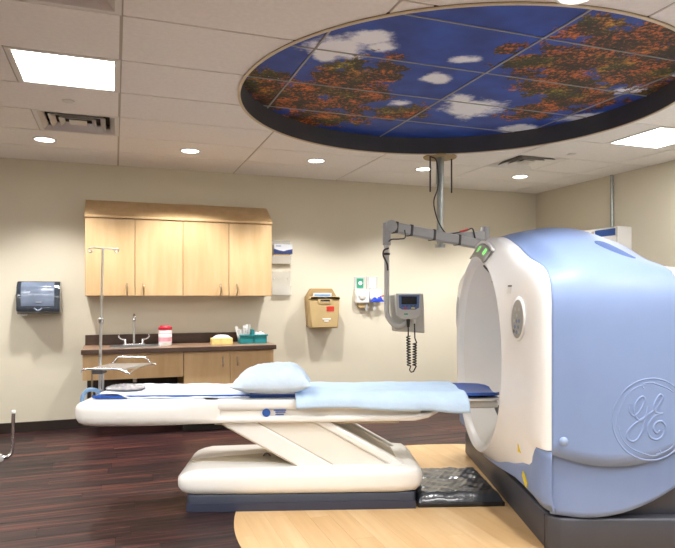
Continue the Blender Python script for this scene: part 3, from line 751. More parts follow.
# blue lower front cover, tucked behind the white edge
wv = [(p[0], p[1]) for p in outl if p[1] < .56][:len(spline([(q[0], q[1], 0) for q in wave], 5))]
def wave_z(o): return lerp_keys([(p[0], p[1]) for p in wv], abs(o))
def low_a(o):
    o = abs(o); b_ = 1.225+.035*(o/1.1)**2
    q = max(0, (o-.98)/.12); return b_+.052*(1-math.sqrt(max(0, 1-min(1, q)**2)))
mb = MB()
os_ = [-1.10+2.2*k/90 for k in range(91)]
def lowrow(o):
    zb = lerp_keys([(0, .24), (.35, .26), (.69, .285), (.95, .265), (1.1, .228)], abs(o)); zt = max(zb+.002, wave_z(o)+.02)
    return [(low_a(o)+(.02 if j == 0 else 0), BC+o*.999, zb+(zt-zb)*j/7) for j in range(8)]
rows = [[(1.315, BC-1.10, p[2]) for p in lowrow(-1.1)]]+[lowrow(o) for o in os_]+[[(1.315, BC+1.10, p[2]) for p in lowrow(1.1)]]
mb.add([v for r in rows for v in r], [(i*8+j, i*8+j+1, (i+1)*8+j+1, (i+1)*8+j) for i in range(len(rows)-1) for j in range(7)])
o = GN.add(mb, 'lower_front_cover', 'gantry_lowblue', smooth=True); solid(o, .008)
# rear cover
rows = []
for a, f in ((1.97, .87), (2.03, .89), (2.3, .885), (2.6, .865), (2.85, .84), (2.98, .80), (3.05, .70)):
    sec = [p for p in section(2.0)]; pts = resample([(sec[0][0], .25)]+[p for p in sec if p[1] > .26], 40)
    rows.append([(a, BC-p[0]*f, .25+(p[1]-.25)*f) for p in pts]+[(a, BC+p[0]*f, .25+(p[1]-.25)*f) for p in reversed(pts[:-1])])
n = len(rows[0]); mb = MB().add([v for r in rows for v in r], [(i*n+j, i*n+j+1, (i+1)*n+j+1, (i+1)*n+j) for i in range(len(rows)-1) for j in range(n-1)])
# rear wall with the bore opening
last = rows[-1]; NR = 79; base = len(mb.v)
mb.v += [(3.08, BC+.357*math.cos(t), BZ+.357*math.sin(t)) for t in [math.atan2(p[2]-BZ, p[1]-BC) for p in last]]
off0 = (len(rows)-1)*n
mb.f += [(off0+j, off0+j+1, base+j+1, base+j) for j in range(n-1)]+[(off0+n-1, off0, base, base+n-1)]
GN.add(mb, 'rear_cover', 'gantry_white', smooth=True)
# plinth
def chamfer(a0, a1, b0, b1, c): return [(a0+c, b0), (a1-c, b0), (a1, b0+c), (a1, b1-c), (a1-c, b1), (a0+c, b1), (a0, b1-c), (a0, b0+c)]
GN.add(MB().prism(chamfer(1.31, 3.0, 3.20, 5.40, .06), .001, .195), 'plinth', 'plinth_grey', bevel=.012)
GN.add(MB().prism(chamfer(1.36, 2.85, 3.27, 5.31, .05), .19, .56), 'plinth_core', 'plinth_grey', bevel=.012)
GN.add(MB().box(1.308, 1.313, 3.295, 3.301, .004, .19), 'plinth_seam', 'rubber_black')
# green indicator display at the crown of the bore, keypads, marks
def face_pt(o, z, lift=0):
    r = math.hypot(o, z-BZ); phi = math.atan2(z-BZ, o); Rr = ray_R(phi); t = max(0, min(1, (r-BR-.015)/(Rr-BR-.015)))
    a = face_a(t)
    if t > .78:
        q = (t-.78)/.22; a += .040*(1-math.sqrt(max(0, 1-q*q)))
    return (a-lift, BC+o, z)
def patch(o0, o1, z0, z1, lift, nu=8, nv=8, warp=None, thick=.012):
    def fn(u, v):
        o_, z_ = o0+(o1-o0)*u, z0+(z1-z0)*v
        if warp: o_, z_ = warp(u, v)
        return face_pt(o_, z_, lift)
    return MB().grid(fn, nu, nv)
def arcwarp(p0, p1, r0, r1):
    return lambda u, v: ((r0+(r1-r0)*v)*math.cos(p0+(p1-p0)*u), BZ+(r0+(r1-r0)*v)*math.sin(p0+(p1-p0)*u))
o = GN.add(patch(0, 0, 0, 0, .012, 14, 5, arcwarp(R(114), R(80), .676, .762)), 'status_display', 'display_grey', smooth=True); solid(o, -.01)
disp = o
for p0, p1 in ((105, 109), (91, 95)):
    o = GN.add(patch(0, 0, 0, 0, .0245, 4, 4, arcwarp(R(p0), R(p1), .71, .748)), 'green_digit', 'led_green', parent=disp)
o = GN.add(patch(0, 0, 0, 0, .010, 14, 3, arcwarp(R(116), R(78), .764, .78)), 'display_hood', 'gantry_white', smooth=True); solid(o, -.02)
def ellipse_patch(co, cz, ro, rz, lift, tilt=0):
    mb = MB(); vs = [face_pt(co, cz, lift)]; nrg, ns = 6, 36
    for i in range(1, nrg+1):
        for k in range(ns):
            t = 2*PI*k/ns; x, y = ro*i/nrg*math.cos(t), rz*i/nrg*math.sin(t)
            vs.append(face_pt(co+x*math.cos(tilt)-y*math.sin(tilt), cz+x*math.sin(tilt)+y*math.cos(tilt), lift))
    fs = [(0, 1+k, 1+(k+1) % ns) for k in range(ns)]
    for i in range(nrg-1): fs += [(1+i*ns+k, 1+(i+1)*ns+k, 1+(i+1)*ns+(k+1) % ns, 1+i*ns+(k+1) % ns) for k in range(ns)]
    return mb.add(vs, fs)
for s in (-1, 1):
    co, cz = s*.865, 1.24
    o = GN.add(ellipse_patch(co, cz, .085, .125, .003), 'keypad', 'white_plastic', smooth=True); solid(o, -.006); kp = o
    o = GN.add(ellipse_patch(co, cz, .070, .109, .0105), 'keypad_face', 'display_grey', parent=kp, smooth=True)
    for i, (dx, dz, m) in enumerate([(-.025, .055, 'key_grey'), (.02, .055, 'key_grey'), (0, .02, 'key_grey'), (-.03, -.01, 'key_blue'), (.0, -.012, 'key_blue'), (.03, -.01, 'key_grey'), (-.02, -.045, 'key_blue'), (.02, -.045, 'key_blue'), (0, -.075, 'key_blue'), (.03, -.07, 'key_dark'), (-.03, -.072, 'key_grey')]):
        GN.add(ellipse_patch(co+dx, cz+dz, .011, .011, .013), 'key', m, parent=kp)
GN.add(patch(-.745, -.685, 1.385, 1.43, .003, 3, 3), 'small_label', 'off_white'); GN.add(patch(-.745, -.685, 1.424, 1.434, .0045, 3, 3), 'label_line', 'key_dark')
for o_, z_, r_ in ((-.215, 1.52, .012), ):
    pass
def funnel_pt(o, z):   # on the near part of the funnel's far slope
    r = math.hypot(o, z-BZ); a = lerp_keys(sorted([(q[0], q[1]) for q in FP]), r); return (a-.004, BC+o, z)
# laser window and dot on the upper funnel
GN.add(MB().tube([funnel_pt(.008+.02*k/5, BZ+.617-.048*k/5) for k in range(6)], .009, 8), 'laser_window', 'key_dark', smooth=True)
GN.add(MB().lathe([(.0001, 0), (.012, .002), (.012, .012), (.0001, .014)], (0, 0, 0), 12, 'x').off(*[c-e for c, e in zip(funnel_pt(.13, BZ+.508), (.012, 0, 0))]), 'laser_dot', 'key_dark', smooth=True)
# warning triangle and yellow tag
mb = MB(); tri = [(-.835, .475), (-.795, .475), (-.815, .525)]
mb.add([face_pt(o_, z_, .004) for o_, z_ in tri]+[face_pt(o_, z_, -.002) for o_, z_ in tri], [(0, 1, 2), (3, 5, 4), (0, 3, 4, 1), (1, 4, 5, 2), (2, 5, 3, 0)])
GN.add(mb, 'warning_triangle', 'yellow')
yt = [(-.90, .325), (-.84, .375), (-.83, .345), (-.89, .295)]
GN.add(MB().add([(low_a(o_)-.006, BC+o_, z_) for o_, z_ in yt]+[(low_a(o_)+.004, BC+o_, z_) for o_, z_ in yt], [(0, 1, 2, 3), (4, 7, 6, 5), (0, 4, 5, 1), (1, 5, 6, 2), (2, 6, 7, 3), (3, 7, 4, 0)]), 'warning_tag', 'yellow')
# embossed round emblem with script letters on the near side of the barrel
LA, LZ, LR = 1.835, .722, .215
def emb(pts, r, closed=False, nm='emblem_stroke', par=None):
    P_ = []
    for x, y in pts:
        a, z = LA+x*LR, LZ+y*LR; P_.append((a, BC-shell_o(a, z)+.0035, z))
    return GN.add(MB().tube(P_, r, 8, closed=closed), nm, 'gantry_blue', parent=par, smooth=True)
emblem = emb([(math.cos(2*PI*k/72), math.sin(2*PI*k/72)) for k in range(72)], .006, True, 'emblem')
def sp2(keys, n=7): return [(p.x, p.y) for p in spline([(x, y, 0) for x, y in keys], n)]
G1 = [(-.55, .38), (-.57, .22), (-.46, .10), (-.32, .20), (-.20, .40), (-.19, .53), (-.28, .55), (-.40, .42), (-.45, .22), (-.40, .05), (-.27, -.02), (-.14, .12), (-.10, .30), (-.18, -.05), (-.28, -.35), (-.45, -.52), (-.62, -.46), (-.62, -.28), (-.44, -.10), (-.18, .06), (.04, .20)]
E1 = [(.08, .22), (.22, .40), (.29, .54), (.22, .60), (.12, .48), (.06, .32), (.10, .18), (.22, .13), (.29, .14), (.14, .10), (.0, .0), (-.10, -.20), (-.05, -.42), (.13, -.50), (.30, -.40), (.37, -.2), (.27, -.06), (.12, -.08), (.05, -.22), (.13, -.34), (.23, -.28)]
emb(sp2(G1), .0075, par=emblem); emb(sp2(E1), .0075, par=emblem)
for q in range(4):
    an = q*PI/2; ca, sa_ = math.cos(an), math.sin(an)
    sw = [(-.20, .76), (-.24, .82), (-.18, .88), (-.02, .90), (.12, .86), (.30, .80), (.48, .72), (.62, .62), (.74, .48), (.82, .30), (.86, .12)]
    emb([(x*ca-y*sa_, x*sa_+y*ca) for x, y in sp2(sw, 5)], .005, par=emblem)
a, z = 1.352, .635
a = 1.375; GN.add(MB().lathe([(.0001, -.012), (.018, -.010), (.024, -.002), (.024, .006), (.0001, .006)], (a, BC-shell_o(a, .605), .605), 18, 'y'), 'fastener', 'screw', smooth=True)
# flat lens patch whose darker blue paints in the shade of the grip recess
def top_z(a, off):
    up = [p for p in section(a) if p[1] > 1.2]
    for p, q in zip(up, up[1:]):
        if q[0] <= off <= p[0]: return p[1]+(q[1]-p[1])*(p[0]-off)/max(1e-6, p[0]-q[0])
    return up[-1][1]
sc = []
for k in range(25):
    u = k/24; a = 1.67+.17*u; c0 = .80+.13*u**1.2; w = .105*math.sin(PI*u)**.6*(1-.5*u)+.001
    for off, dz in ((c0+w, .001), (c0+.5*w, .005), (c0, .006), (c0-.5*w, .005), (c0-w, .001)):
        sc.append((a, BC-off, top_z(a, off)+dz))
GN.add(MB().add(sc, [(i*5+j, i*5+j+1, (i+1)*5+j+1, (i+1)*5+j) for i in range(24) for j in range(4)]), 'grip_recess_shade', 'scoop_shade_blue', smooth=True)
dth = R(-2.5); pv = sworld(1.2, BC); dl_ = .77; w_ = (math.cos(SA+dth)*dl_, math.sin(SA+dth)*dl_)
GN.o.location = (pv[0]+w_[0], pv[1]+w_[1], 0); GN.o.rotation_euler = (0, 0, SA+dth)

# ---- patient table ----
TB = Part('patient_table', 'white scanner table on slanted lift arms with dark plinth', 'scanner table', -.05, BC)
def rr_section(hw, z0, z1, r, n=5):
    pts = []
    for cx, cz, a0 in ((hw-r, z0+r, -90), (hw-r, z1-r, 0), (-hw+r, z1-r, 90), (-hw+r, z0+r, 180)):
        for k in range(n+1):
            t = R(a0+90*k/n); pts.append((cx+r*math.cos(t), cz+r*math.sin(t)))
    return pts
def loft(sections):
    mb = MB(); n = len(sections[0][1])
    for a, s in sections: mb.v += [(a, BC+p[0], p[1]) for p in s]
    for i in range(len(sections)-1): mb.f += [(i*n+k, i*n+(k+1) % n, (i+1)*n+(k+1) % n, (i+1)*n+k) for k in range(n)]
    mb.f += [tuple(range(n-1, -1, -1)), tuple((len(sections)-1)*n+k for k in range(n))]; return mb
nose = []
for a, hw, z0, z1, r in [(-1.50, .20, .59, .645, .02), (-1.49, .25, .568, .665, .04), (-1.465, .285, .55, .682, .05), (-1.42, .315, .54, .694, .06), (-1.34, .335, .536, .700, .065), (-1.1, .345, .537, .703, .065), (-.85, .343, .541, .703, .06), (-.72, .334, .548, .703, .045), (-.58, .327, .553, .703, .028), (-.56, .31, .56, .70, .02)]:
    nose.append((a, rr_section(hw, z0, z1, r)))
TB.add(loft(nose), 'foot_end_body', 'table_white', smooth=True)
rail = [(-.66, rr_section(.32, .635, .703, .025)), (.70, rr_section(.32, .635, .703, .025)), (.80, rr_section(.305, .645, .70, .025)), (.84, rr_section(.28, .655, .69, .015))]
TB.add(loft(rail), 'upper_rail', 'table_white', smooth=True)
low = [(-.66, rr_section(.325, .555, .598, .018)), (.70, rr_section(.325, .558, .600, .018)), (.79, rr_section(.315, .575, .612, .018)), (.86, rr_section(.285, .605, .64, .015))]
TB.add(loft(low), 'lower_rail', 'table_white', smooth=True)
TB.add(MB().box(-.65, .74, BC-.298, BC+.298, .59, .65), 'rail_groove', 'table_cream')
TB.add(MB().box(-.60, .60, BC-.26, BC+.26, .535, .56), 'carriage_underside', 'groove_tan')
# sticker on the rail
mb = MB().lathe([(.0001, 0), (.026, 0), (.026, .004), (.0001, .004)], (0, 0, 0), 24, 'y'); TB.add(mb.off(-.262, BC-.3255, .622), 'sticker_dot', 'label_blue')
for x0, x1, z in ((-.215, -.135, .634), (-.205, -.14, .622), (-.205, -.15, .606)): TB.add(MB().box(x0, x1, BC-.3235, BC-.318, z, z+.007), 'sticker_line', 'label_blue')
# slanted lift arm: parallelogram with inset side panel
def para(t0, t1, b0, b1, zt=.56, zb=.24, inset=0):
    return MB().prism([(t0+inset, zt), (t1-inset, zt), (t1+.56-inset, zb), (t0+.56+inset, zb)], b0, b1, 'y')
TB.add(para(-.585, -.57, BC-.292, BC+.292), 'arm_edge', 'groove_tan', bevel=.003)
TB.add(para(-.57, -.345, BC-.29, BC+.29), 'lift_arm', 'table_white', bevel=.006)
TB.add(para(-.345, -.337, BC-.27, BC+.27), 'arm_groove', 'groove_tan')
TB.add(para(-.337, .02, BC-.275, BC+.275), 'lift_panel', 'table_cream', bevel=.006)
TB.add(para(.025, .13, BC-.29, BC-.20), 'lift_arm', 'table_white', bevel=.015)
TB.add(para(.025, .13, BC+.20, BC+.29), 'lift_arm', 'table_white', bevel=.015)
TB.add(para(.03, .10, BC-.20, BC+.20), 'lift_web', 'groove_tan')
# base shell
bs_ = []
for a, hw, z0, z1, r in [(-.835, .25, .17, .20, .012), (-.825, .31, .145, .215, .03), (-.80, .34, .118, .235, .05), (-.76, .355, .105, .25, .06), (-.70, .36, .10, .262, .06), (-.4, .365, .10, .268, .06), (.60, .365, .10, .272, .06), (.70, .35, .105, .268, .06), (.745, .31, .13, .24, .05), (.755, .27, .16, .21, .02)]:
    bs_.append((a, rr_section(hw, z0, z1, r)))
TB.add(loft(bs_), 'base_shell', 'table_white', smooth=True)
# sunken channel where the arm folds in
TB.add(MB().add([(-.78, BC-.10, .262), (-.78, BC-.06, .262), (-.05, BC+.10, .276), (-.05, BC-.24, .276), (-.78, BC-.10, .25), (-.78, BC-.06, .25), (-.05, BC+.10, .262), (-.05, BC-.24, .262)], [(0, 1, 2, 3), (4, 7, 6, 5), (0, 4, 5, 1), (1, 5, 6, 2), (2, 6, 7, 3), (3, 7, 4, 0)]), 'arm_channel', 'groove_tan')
TB.add(MB().tube(spline([(-.30, BC-.05, .275), (-.29, BC-.05, .29), (-.27, BC-.05, .293), (-.25, BC-.05, .275)], 4), .005, 6), 'lift_hook', 'key_dark', smooth=True)
TB.add(MB().prism(chamfer(-.765, .70, BC-.345, BC+.345, .02), .001, .105), 'base_plinth', 'table_navy', bevel=.006)
TB.add(MB().box(-.763, .698, BC-.352, BC-.344, .002, .055), 'kick_strip', 'kick_navy')
# cradle: thin shallow trough
def cradle_row(a, hw, z, dip, th):
    up = [(hw*(2*k/12-1), z+dip*((2*k/12-1)**2)) for k in range(13)]
    return [(a, BC+o, zz) for o, zz in up]+[(a, BC+o, zz-th) for o, zz in reversed(up)]
rows = [cradle_row(a, hw, z, .022, .02) for a, hw, z in [(-1.40, .20, .703), (-1.37, .225, .704), (-1.2, .235, .704), (1.15, .235, .704), (1.26, .215, .702), (1.30, .17, .698), (1.315, .12, .692)]]
n = len(rows[0]); mb = MB(); mb.v = [v for r in rows for v in r]
mb.f = [(i*n+k, i*n+(k+1) % n, (i+1)*n+(k+1) % n, (i+1)*n+k) for i in range(len(rows)-1) for k in range(n)]+[tuple(range(n-1, -1, -1)), tuple((len(rows)-1)*n+k for k in range(n))]
TB.add(mb, 'cradle', 'cradle_blue', smooth=True)
TB.add(loft([(.55, rr_section(.20, .615, .672, .02)), (1.22, rr_section(.20, .612, .665, .02)), (1.285, rr_section(.19, .615, .66, .02))]), 'cradle_support', 'grey_light', smooth=True)
TB.add(loft([(.80, rr_section(.225, .668, .684, .006)), (1.24, rr_section(.215, .664, .682, .006)), (1.30, rr_section(.16, .666, .68, .006))]), 'cradle_edge', 'table_white', smooth=True)

# things on the table (each its own base)
WS = Part('white_sheet', 'crumpled white sheet on the foot end of the scanner table', 'sheet', -.9, BC, .70)
def wsf(u, v):
    a = -1.345+.97*u; o = -.248+.45*v
    lump = .035*math.exp(-((a+1.12)/.16)**2-((o-.02)/.11)**2)+.012*math.exp(-((a+1.28)/.1)**2-((o+.08)/.08)**2)
    hang = smooth01((-.205-o)/.043)*.034*smooth01((a+1.24)/.1)
    return (a, BC+o, .730+.008*(o/.2)**2-hang+lump+.004*cheap_noise(a*5, o*9, 1.5))
o = WS.add(MB().grid(wsf, 60, 30), 'cloth', 'white_sheet', smooth=True); solid(o, .003)
PB = Part('plastic_bag', 'crumpled greyish plastic wrap lying on the foot end of the table', 'plastic bag', -1.2, BC, .735)
def pbf(u, v):
    x, y = 2*u-1, 2*v-1; ed = (max(0, 1-x*x)*max(0, 1-y*y))**.5
    return (-1.22+.13*x*(1-.2*y*y), 4.22+.09*y*(1-.25*x*x), .752+.022*ed+.010*cheap_noise(x*4, y*3, 1.4)*ed)
o = PB.add(MB().grid(pbf, 36, 24), 'wrap', 'plastic_wrap', smooth=True); solid(o, .006)
BSH = Part('blue_sheet', 'pale blue sheet draped over the scanner table near the bore', 'sheet', .5, BC, .70)
# cross path: far edge, over the cradle, down the near side
path = spline([(.27, .66, 0), (.262, .70, 0), (.235, .738, 0), (.1, .735, 0), (-.1, .735, 0), (-.24, .745, 0), (-.30, .735, 0), (-.338, .715, 0), (-.350, .69, 0), (-.352, .642, 0)], 6)
path = resample([(p.x, p.y) for p in path], 40)
def bsf(u, v):
    a = -.075+1.12*u+.010*math.sin(v*7); o, z = path[min(39, round(v*39))]
    w = cheap_noise(a*3.2, v*2.2, 1.3); hang = smooth01((v-.78)/.22)
    drop = (.012*math.sin(a*5+1)-.025*smooth01((a-.75)/.25))*hang
    return (a, BC+o-hang*(.006+.008*math.sin(a*11+v*2)), z+drop+.005*w*(1-hang))
o = BSH.add(MB().grid(bsf, 90, 40), 'cloth', 'pale_sheet', smooth=True); solid(o, .003)
PW_ = Part('pillow', 'pale blue pillow lying on the scanner table', 'pillow', -.24, 4.12, .735)
def pil(sgn):
    def fn(u, v):
        x, y = 2*u-1, 2*v-1
        ed = (max(0, 1-abs(x)**3.4)*max(0, 1-abs(y)**3.0))**.58
        cx = 1-.13*(1-y*y)*abs(x)**1.5; cy = 1-.14*(1-x*x)*abs(y)**1.5      # sides drawn in, corners left pointed
        px_, py_ = x*.262*cx, y*.205*cy
        hgt = (.128 if sgn > 0 else -.05)*ed*(1+.10*math.sin(x*2.0+.5))
        wr = (.007*cheap_noise(x*3, y*3, 1.6)+.006*math.sin(x*9+y*13)*abs(x*y))*min(1, ed*2)
        return (-.232+px_, 4.12+py_, .788+hgt+(wr if sgn > 0 else wr*.4)+.012*math.sin(x*3+y)*(abs(x)**3))
    return fn
pm = MB().grid(pil(1), 44, 34); pm.grid(pil(-1), 44, 34)
PW_.add(pm, 'cushion', 'pillow_cloth', smooth=True)

# drip stand clamped to the foot end
IV = Part('drip_stand', 'thin steel drip pole with two hooks at the foot of the table', 'drip stand', -1.475, 4.50, .70)
IV.add(MB().tube([(-1.484, 4.50, .66), (-1.474, 4.50, 1.20)], .0105, 12), 'lower_pole', 'steel', smooth=True)
IV.add(MB().tube([(-1.474, 4.50, 1.19), (-1.462, 4.50, 1.715)], .0075, 12), 'upper_pole', 'steel', smooth=True)
IV.add(MB().lathe([(.013, 0), (.018, .005), (.018, .035), (.011, .04)], (-1.474, 4.50, 1.175), 14), 'collar', 'steel', smooth=True)
IV.add(MB().tube([(-1.55, 4.50, 1.716), (-1.365, 4.50, 1.708)], .0045, 8), 'crossbar', 'steel', smooth=True)
for x, s in ((-1.55, -1), (-1.365, 1)):
    pts = [(x+s*.015*math.sin(t), 4.50, 1.697+.015*math.cos(t)) for t in [k*PI/8 for k in range(0, 14)]]
    IV.add(MB().tube(pts, .0045, 8), 'hook', 'steel', smooth=True)
IV.add(MB().box(-1.505, -1.46, 4.47, 4.53, .655, .70), 'clamp', 'grey_arm', bevel=.006)
# instrument tray on posts
TR = Part('wire_tray', 'small steel wire tray raised over the foot of the table', 'tray', -1.33, 4.45, .74)
tc = [(-1.50, 4.27), (-1.24, 4.27), (-1.15, 4.62), (-1.43, 4.62)]
mb = MB().prism(tc, .866, .876)
TR.add(mb, 'tray_plate', 'steel')
TR.add(MB().tube(spline([(-1.53, 4.26, .855), (-1.50, 4.26, .875), (-1.30, 4.26, .876), (-1.24, 4.25, .86), (-1.20, 4.25, .845)], 5), .007, 8), 'front_rail', 'chrome', smooth=True)
TR.add(MB().tube(spline([(-1.20, 4.25, .845), (-1.19, 4.40, .866), (-1.145, 4.62, .868), (-1.12, 4.64, .864)], 5), .006, 8), 'side_rail', 'chrome', smooth=True)
TR.add(MB().tube([(-1.43, 4.62, .875), (-1.40, 4.63, .915), (-1.385, 4.63, .923), (-1.20, 4.63, .919), (-1.185, 4.63, .91), (-1.15, 4.62, .875)], .007, 8), 'back_rail', 'chrome', smooth=True)
TR.add(MB().tube([(-1.50, 4.27, .872), (-1.43, 4.62, .874)], .006, 8), 'side_rail', 'chrome', smooth=True)
TR.add(MB().box(-1.47, -1.40, 4.30, 4.40, .835, .866), 'mount_block', 'key_dark', bevel=.004)
TR.add(MB().tube([(-1.485, 4.35, .866), (-1.487, 4.35, .66)], .007, 10), 'post', 'brass_pull', smooth=True)
TR.add(MB().tube([(-1.415, 4.36, .84), (-1.415, 4.36, .70)], .008, 10), 'post', 'steel', smooth=True)
h = TR.add(MB().tube(spline([(-1.50, 4.20, .64), (-1.495, 4.20, .70), (-1.47, 4.21, .738), (-1.435, 4.22, .742), (-1.40, 4.23, .725), (-1.385, 4.23, .69)], 6), .014, 12), 'blue_hose', 'hose_blue', smooth=True)

# wrapped black pad in front of the gantry
FPD = Part('floor_pad', 'black plastic-wrapped pad on the floor between table and scanner', 'floor pad', 1.0, BC)
def padtop(u, v):
    a = .715+.565*u; o = -.335+.66*v
    e = min(1, min(u, 1-u, v, 1-v)*14)
    return (a, BC+o, .012+.075*e**.5+.006*cheap_noise(a*9, o*7, 1.7)*e-.008*math.exp(-((o-.02)/.018)**2))
FPD.add(MB().grid(padtop, 50, 50), 'wrapped_top', 'black_wrap', smooth=True)
FPD.add(MB().box(.715, 1.285, BC-.34, BC+.33, .002, .03), 'pad_base', 'rubber_black', bevel=.005)

# ================================================================== CEILING-HUNG INJECTOR
PX, PY = 3.02, 5.40
t = thing('injector_boom', 'grey ceiling-mounted arm with galvanised pole and hanging tube', 'ceiling arm', (PX, PY, H))
def IL(x, y, z): return (x-PX, y-PY, z-H)
MB().lathe([(.0001, -.012), (.16, -.012), (.165, -.006), (.165, -.001), (.0001, -.001)], (0, 0, 0), 32).build('ceiling_plate', 'tan_dark', t, smooth=True)
MB().tube([IL(PX, PY, H-.01), IL(PX, PY, 1.86)], .032, 16).build('pole', 'pole_galv', t, smooth=True)
MB().tube([IL(PX, PY, 1.88), IL(PX, PY, 1.845)], [.055, .05], 16).build('pole_foot', 'pole_galv', t, smooth=True)
MB().tube([IL(PX, PY, H-.01), IL(PX, PY, H-.27)], .04, 16).build('pole_sleeve', 'pole_galv', t, smooth=True)
for dx, dy in ((-.13, -.04), (.13, .0), (-.035, .1), (.02, -.12)):
    if abs(dx) > .1: MB().tube([(dx, dy, -.01), (dx, dy, -.36 if dx < 0 else -.35)], .008, 8).build('threaded_rod', 'arm_dark', t, smooth=True)
V0 = Vector((3.54, 5.40, 1.955)); A0 = Vector((PX, PY, 1.945))
def bar(p, q, w, h):
    p, q = Vector(p), Vector(q); d = (q-p).normalized(); s = d.cross(Vector((0, 0, 1))).normalized()*w/2; u = s.cross(d).normalized()*h/2
    return MB().add([p+s+u, p-s+u, p-s-u, p+s-u, q+s+u, q-s+u, q-s-u, q+s-u], [(0, 1, 2, 3), (7, 6, 5, 4), (0, 4, 5, 1), (1, 5, 6, 2), (2, 6, 7, 3), (3, 7, 4, 0)])
MB().add([], []) 
bar(IL(*A0), IL(3.54, 5.40, 1.985), .07, .09).build('upper_arm', 'grey_arm', t, bevel=.012)
MB().tube([IL(3.54, 5.40, 2.07), IL(3.54, 5.40, 1.84)], .045, 16).build('pivot_post', 'grey_arm', t, smooth=True)
ex, ey, ez = 2.345, 5.114, 2.0
m_ = bar(IL(3.52, 5.40, 1.885), IL(ex+.03, ey, ez-.005), .075, .095).build('spring_arm', 'grey_arm', t, bevel=.015)
for f in (.30, .58, .82, .97):
    p = Vector((3.52, 5.40, 1.885)).lerp(Vector((ex+.03, ey, ez-.005)), f); q = p+(Vector((ex, ey, ez))-Vector((3.52, 5.40, 1.885))).normalized()*.03
    bar(IL(*p), IL(*q), .085, .105).build('cable_strap', 'arm_dark', m_, bevel=.006)
p = Vector((3.52, 5.40, 1.885)).lerp(Vector((ex, ey, ez)), .66)
dv = Vector((ex-3.52, ey-5.40, ez-1.885)).normalized(); nv = dv.cross(Vector((0, 0, 1))).normalized()
sd = -nv if nv.y > 0 else nv
bar(IL(*(p+sd*.039-dv*.08)), IL(*(p+sd*.039+dv*.08)), .003, .02).build('name_strip', 'label_blue', m_)
bar(IL(*(p+sd*.040-dv*.02)), IL(*(p+sd*.040+dv*.01)), .004, .022).build('red_mark', 'red', m_)
MB().lathe([(.0001, -.05), (.055, -.045), (.06, 0), (.055, .045), (.0001, .05)], IL(ex, ey, ez), 20, 'y').build('elbow', 'grey_arm', t, smooth=True)
MB().tube([IL(ex-.03, ey, ez+.03), IL(ex-.03, ey, ez-.17)], .037, 16).build('drop_sleeve', 'grey_arm', t, smooth=True)
MB().tube(spline([IL(ex-.03, ey, ez-.1), IL(ex-.03, ey, 1.5), IL(ex-.03, ey, 1.24), IL(ex-.01, ey-.01, 1.16), IL(ex+.04, ey-.03, 1.105), IL(ex+.10, ey-.04, 1.10), IL(ex+.16, ey-.05, 1.14), IL(ex+.165, ey-.05, 1.19)], 8), .0235, 14).build('drop_tube', 'grey_light', t, smooth=True)
MB().tube(spline([(-.12, -.03, -.012), (-.055, -.035, -.06), (-.045, -.04, -.3), (-.09, -.04, -.45), (-.06, -.04, -.6), (.0, -.05, -.72), (.09, -.06, -.82), (.1, -.06, -.86)], 8), .007, 8).build('hanging_cable', 'arm_dark', t, smooth=True)
MB().tube(spline([IL(3.0, 5.33, 1.97), IL(3.15, 5.33, 1.99), IL(3.28, 5.34, 2.02), IL(3.36, 5.35, 2.04), IL(3.40, 5.36, 1.93)], 6), .007, 8).build('upper_cable', 'arm_dark', t, smooth=True)
MB().tube(spline([IL(3.2, 5.325, 2.005), IL(3.25, 5.325, 2.018), IL(3.29, 5.33, 2.032)], 5), .009, 8).build('cable_marker', 'red', t, smooth=True)
MB().tube(spline([IL(ex+.13, ey-.04, 1.97), IL(ex+.13, ey-.05, 1.90), IL(ex+.07, ey-.05, 1.885), IL(ex, ey-.045, 1.88), IL(ex-.03, ey-.045, 1.86)], 6), .006, 8).build('elbow_cable', 'arm_dark', t, smooth=True)
MB().tube(spline([IL(ex-.03, ey-.04, 1.80), IL(ex-.075, ey-.04, 1.78), IL(ex-.08, ey-.04, 1.73), IL(ex-.045, ey-.04, 1.66), IL(ex-.035, ey-.035, 1.60)], 6), .008, 8).build('side_cable', 'arm_dark', t, smooth=True)
MB().tube([IL(ex-.03, ey, 1.76), IL(ex-.03, ey, 1.74)], .03, 12).build('cable_tie', 'arm_dark', t, smooth=True)

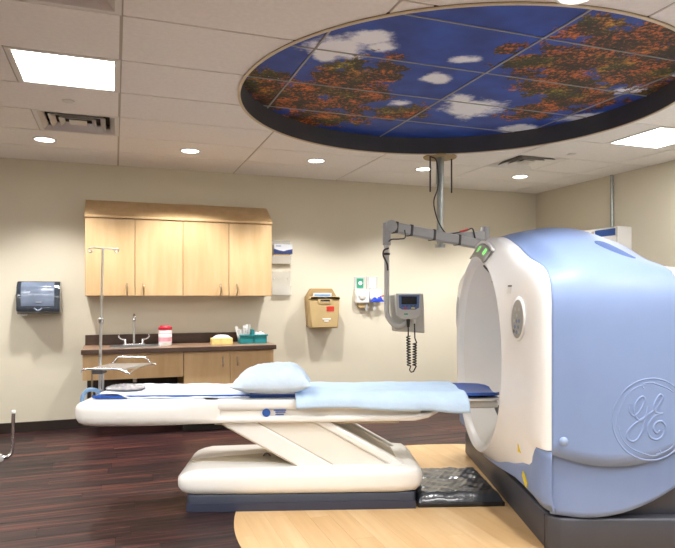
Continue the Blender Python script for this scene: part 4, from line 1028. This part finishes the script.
IR = R(-16)
t = thing('contrast_injector', 'grey injector display unit hanging at the end of the ceiling arm', 'injector', (2.50, 5.06, 1.19), IR)
MB().prism([(-.165, .19), (.15, .205), (.165, -.16), (-.135, -.14)][::-1], .03, .085, 'y').build('back_housing', 'injector_beige', t, bevel=.012)
MB().prism([(-.115, .205), (.115, .205), (.12, .10), (.105, .0), (.06, -.03), (-.06, -.03), (-.105, .0), (-.12, .10)][::-1], -.06, .03, 'y').build('display_case', 'grey_light', t, bevel=.012)
MB().prism([(-.095, .188), (.095, .188), (.09, .075), (.06, .058), (-.06, .058), (-.09, .075)][::-1], -.066, -.055, 'y').build('bezel', 'screen_blue', t, bevel=.003)
MB().box(-.07, .07, -.070, -.062, .105, .175).build('screen', 'screen_black', t, bevel=.002)
for i, x in enumerate((-.055, -.018, .018, .055)): MB().box(x-.012, x+.012, -.071, -.064, .085, .098).build('button', 'label_blue', t, bevel=.002)
for x, m in ((-.035, 'red'), (.035, 'yellow')): MB().box(x-.016, x+.016, -.071, -.064, .066, .078).build('button', m, t, bevel=.002)
MB().box(-.045, -.01, -.063, -.058, .012, .024).build('brand_mark', 'green', t)
MB().tube([(-.005, -.04, -.025), (-.005, -.05, -.10)], [.017, .012], 12).build('cord_plug', 'rubber_black', t, smooth=True)
MB().tube([(.055, -.03, -.025), (.052, -.04, -.07)], [.022, .014], 12).build('grip', 'injector_beige', t, smooth=True)
def coil(x0, z0, x1, z1, turns, r=.016):
    pts = []; n_ = turns*10
    for k in range(n_+1):
        u = k/n_; an = 2*PI*turns*u; pts.append((x0+(x1-x0)*u+r*math.cos(an), -.05+r*math.sin(an), z0+(z1-z0)*u))
    return pts
cc_ = coil(-.005, -.18, .002, -.45, 11)+[(.006, -.05, -.485), (.022, -.05, -.505), (.042, -.05, -.50), (.055, -.05, -.475)]+coil(.052, -.45, .055, -.24, 9)
mb = MB().tube([(-.005, -.05, -.09), (-.005, -.05, -.18)]+cc_+[(.055, -.05, -.20), (.052, -.045, -.06)], .006, 6)
cord = thing('coiled_cord', 'black coiled cord hanging in a loop below the injector display', 'cord', (2.50, 5.06, 1.19), IR)
mb.build('cord', 'rubber_black', cord, smooth=True)
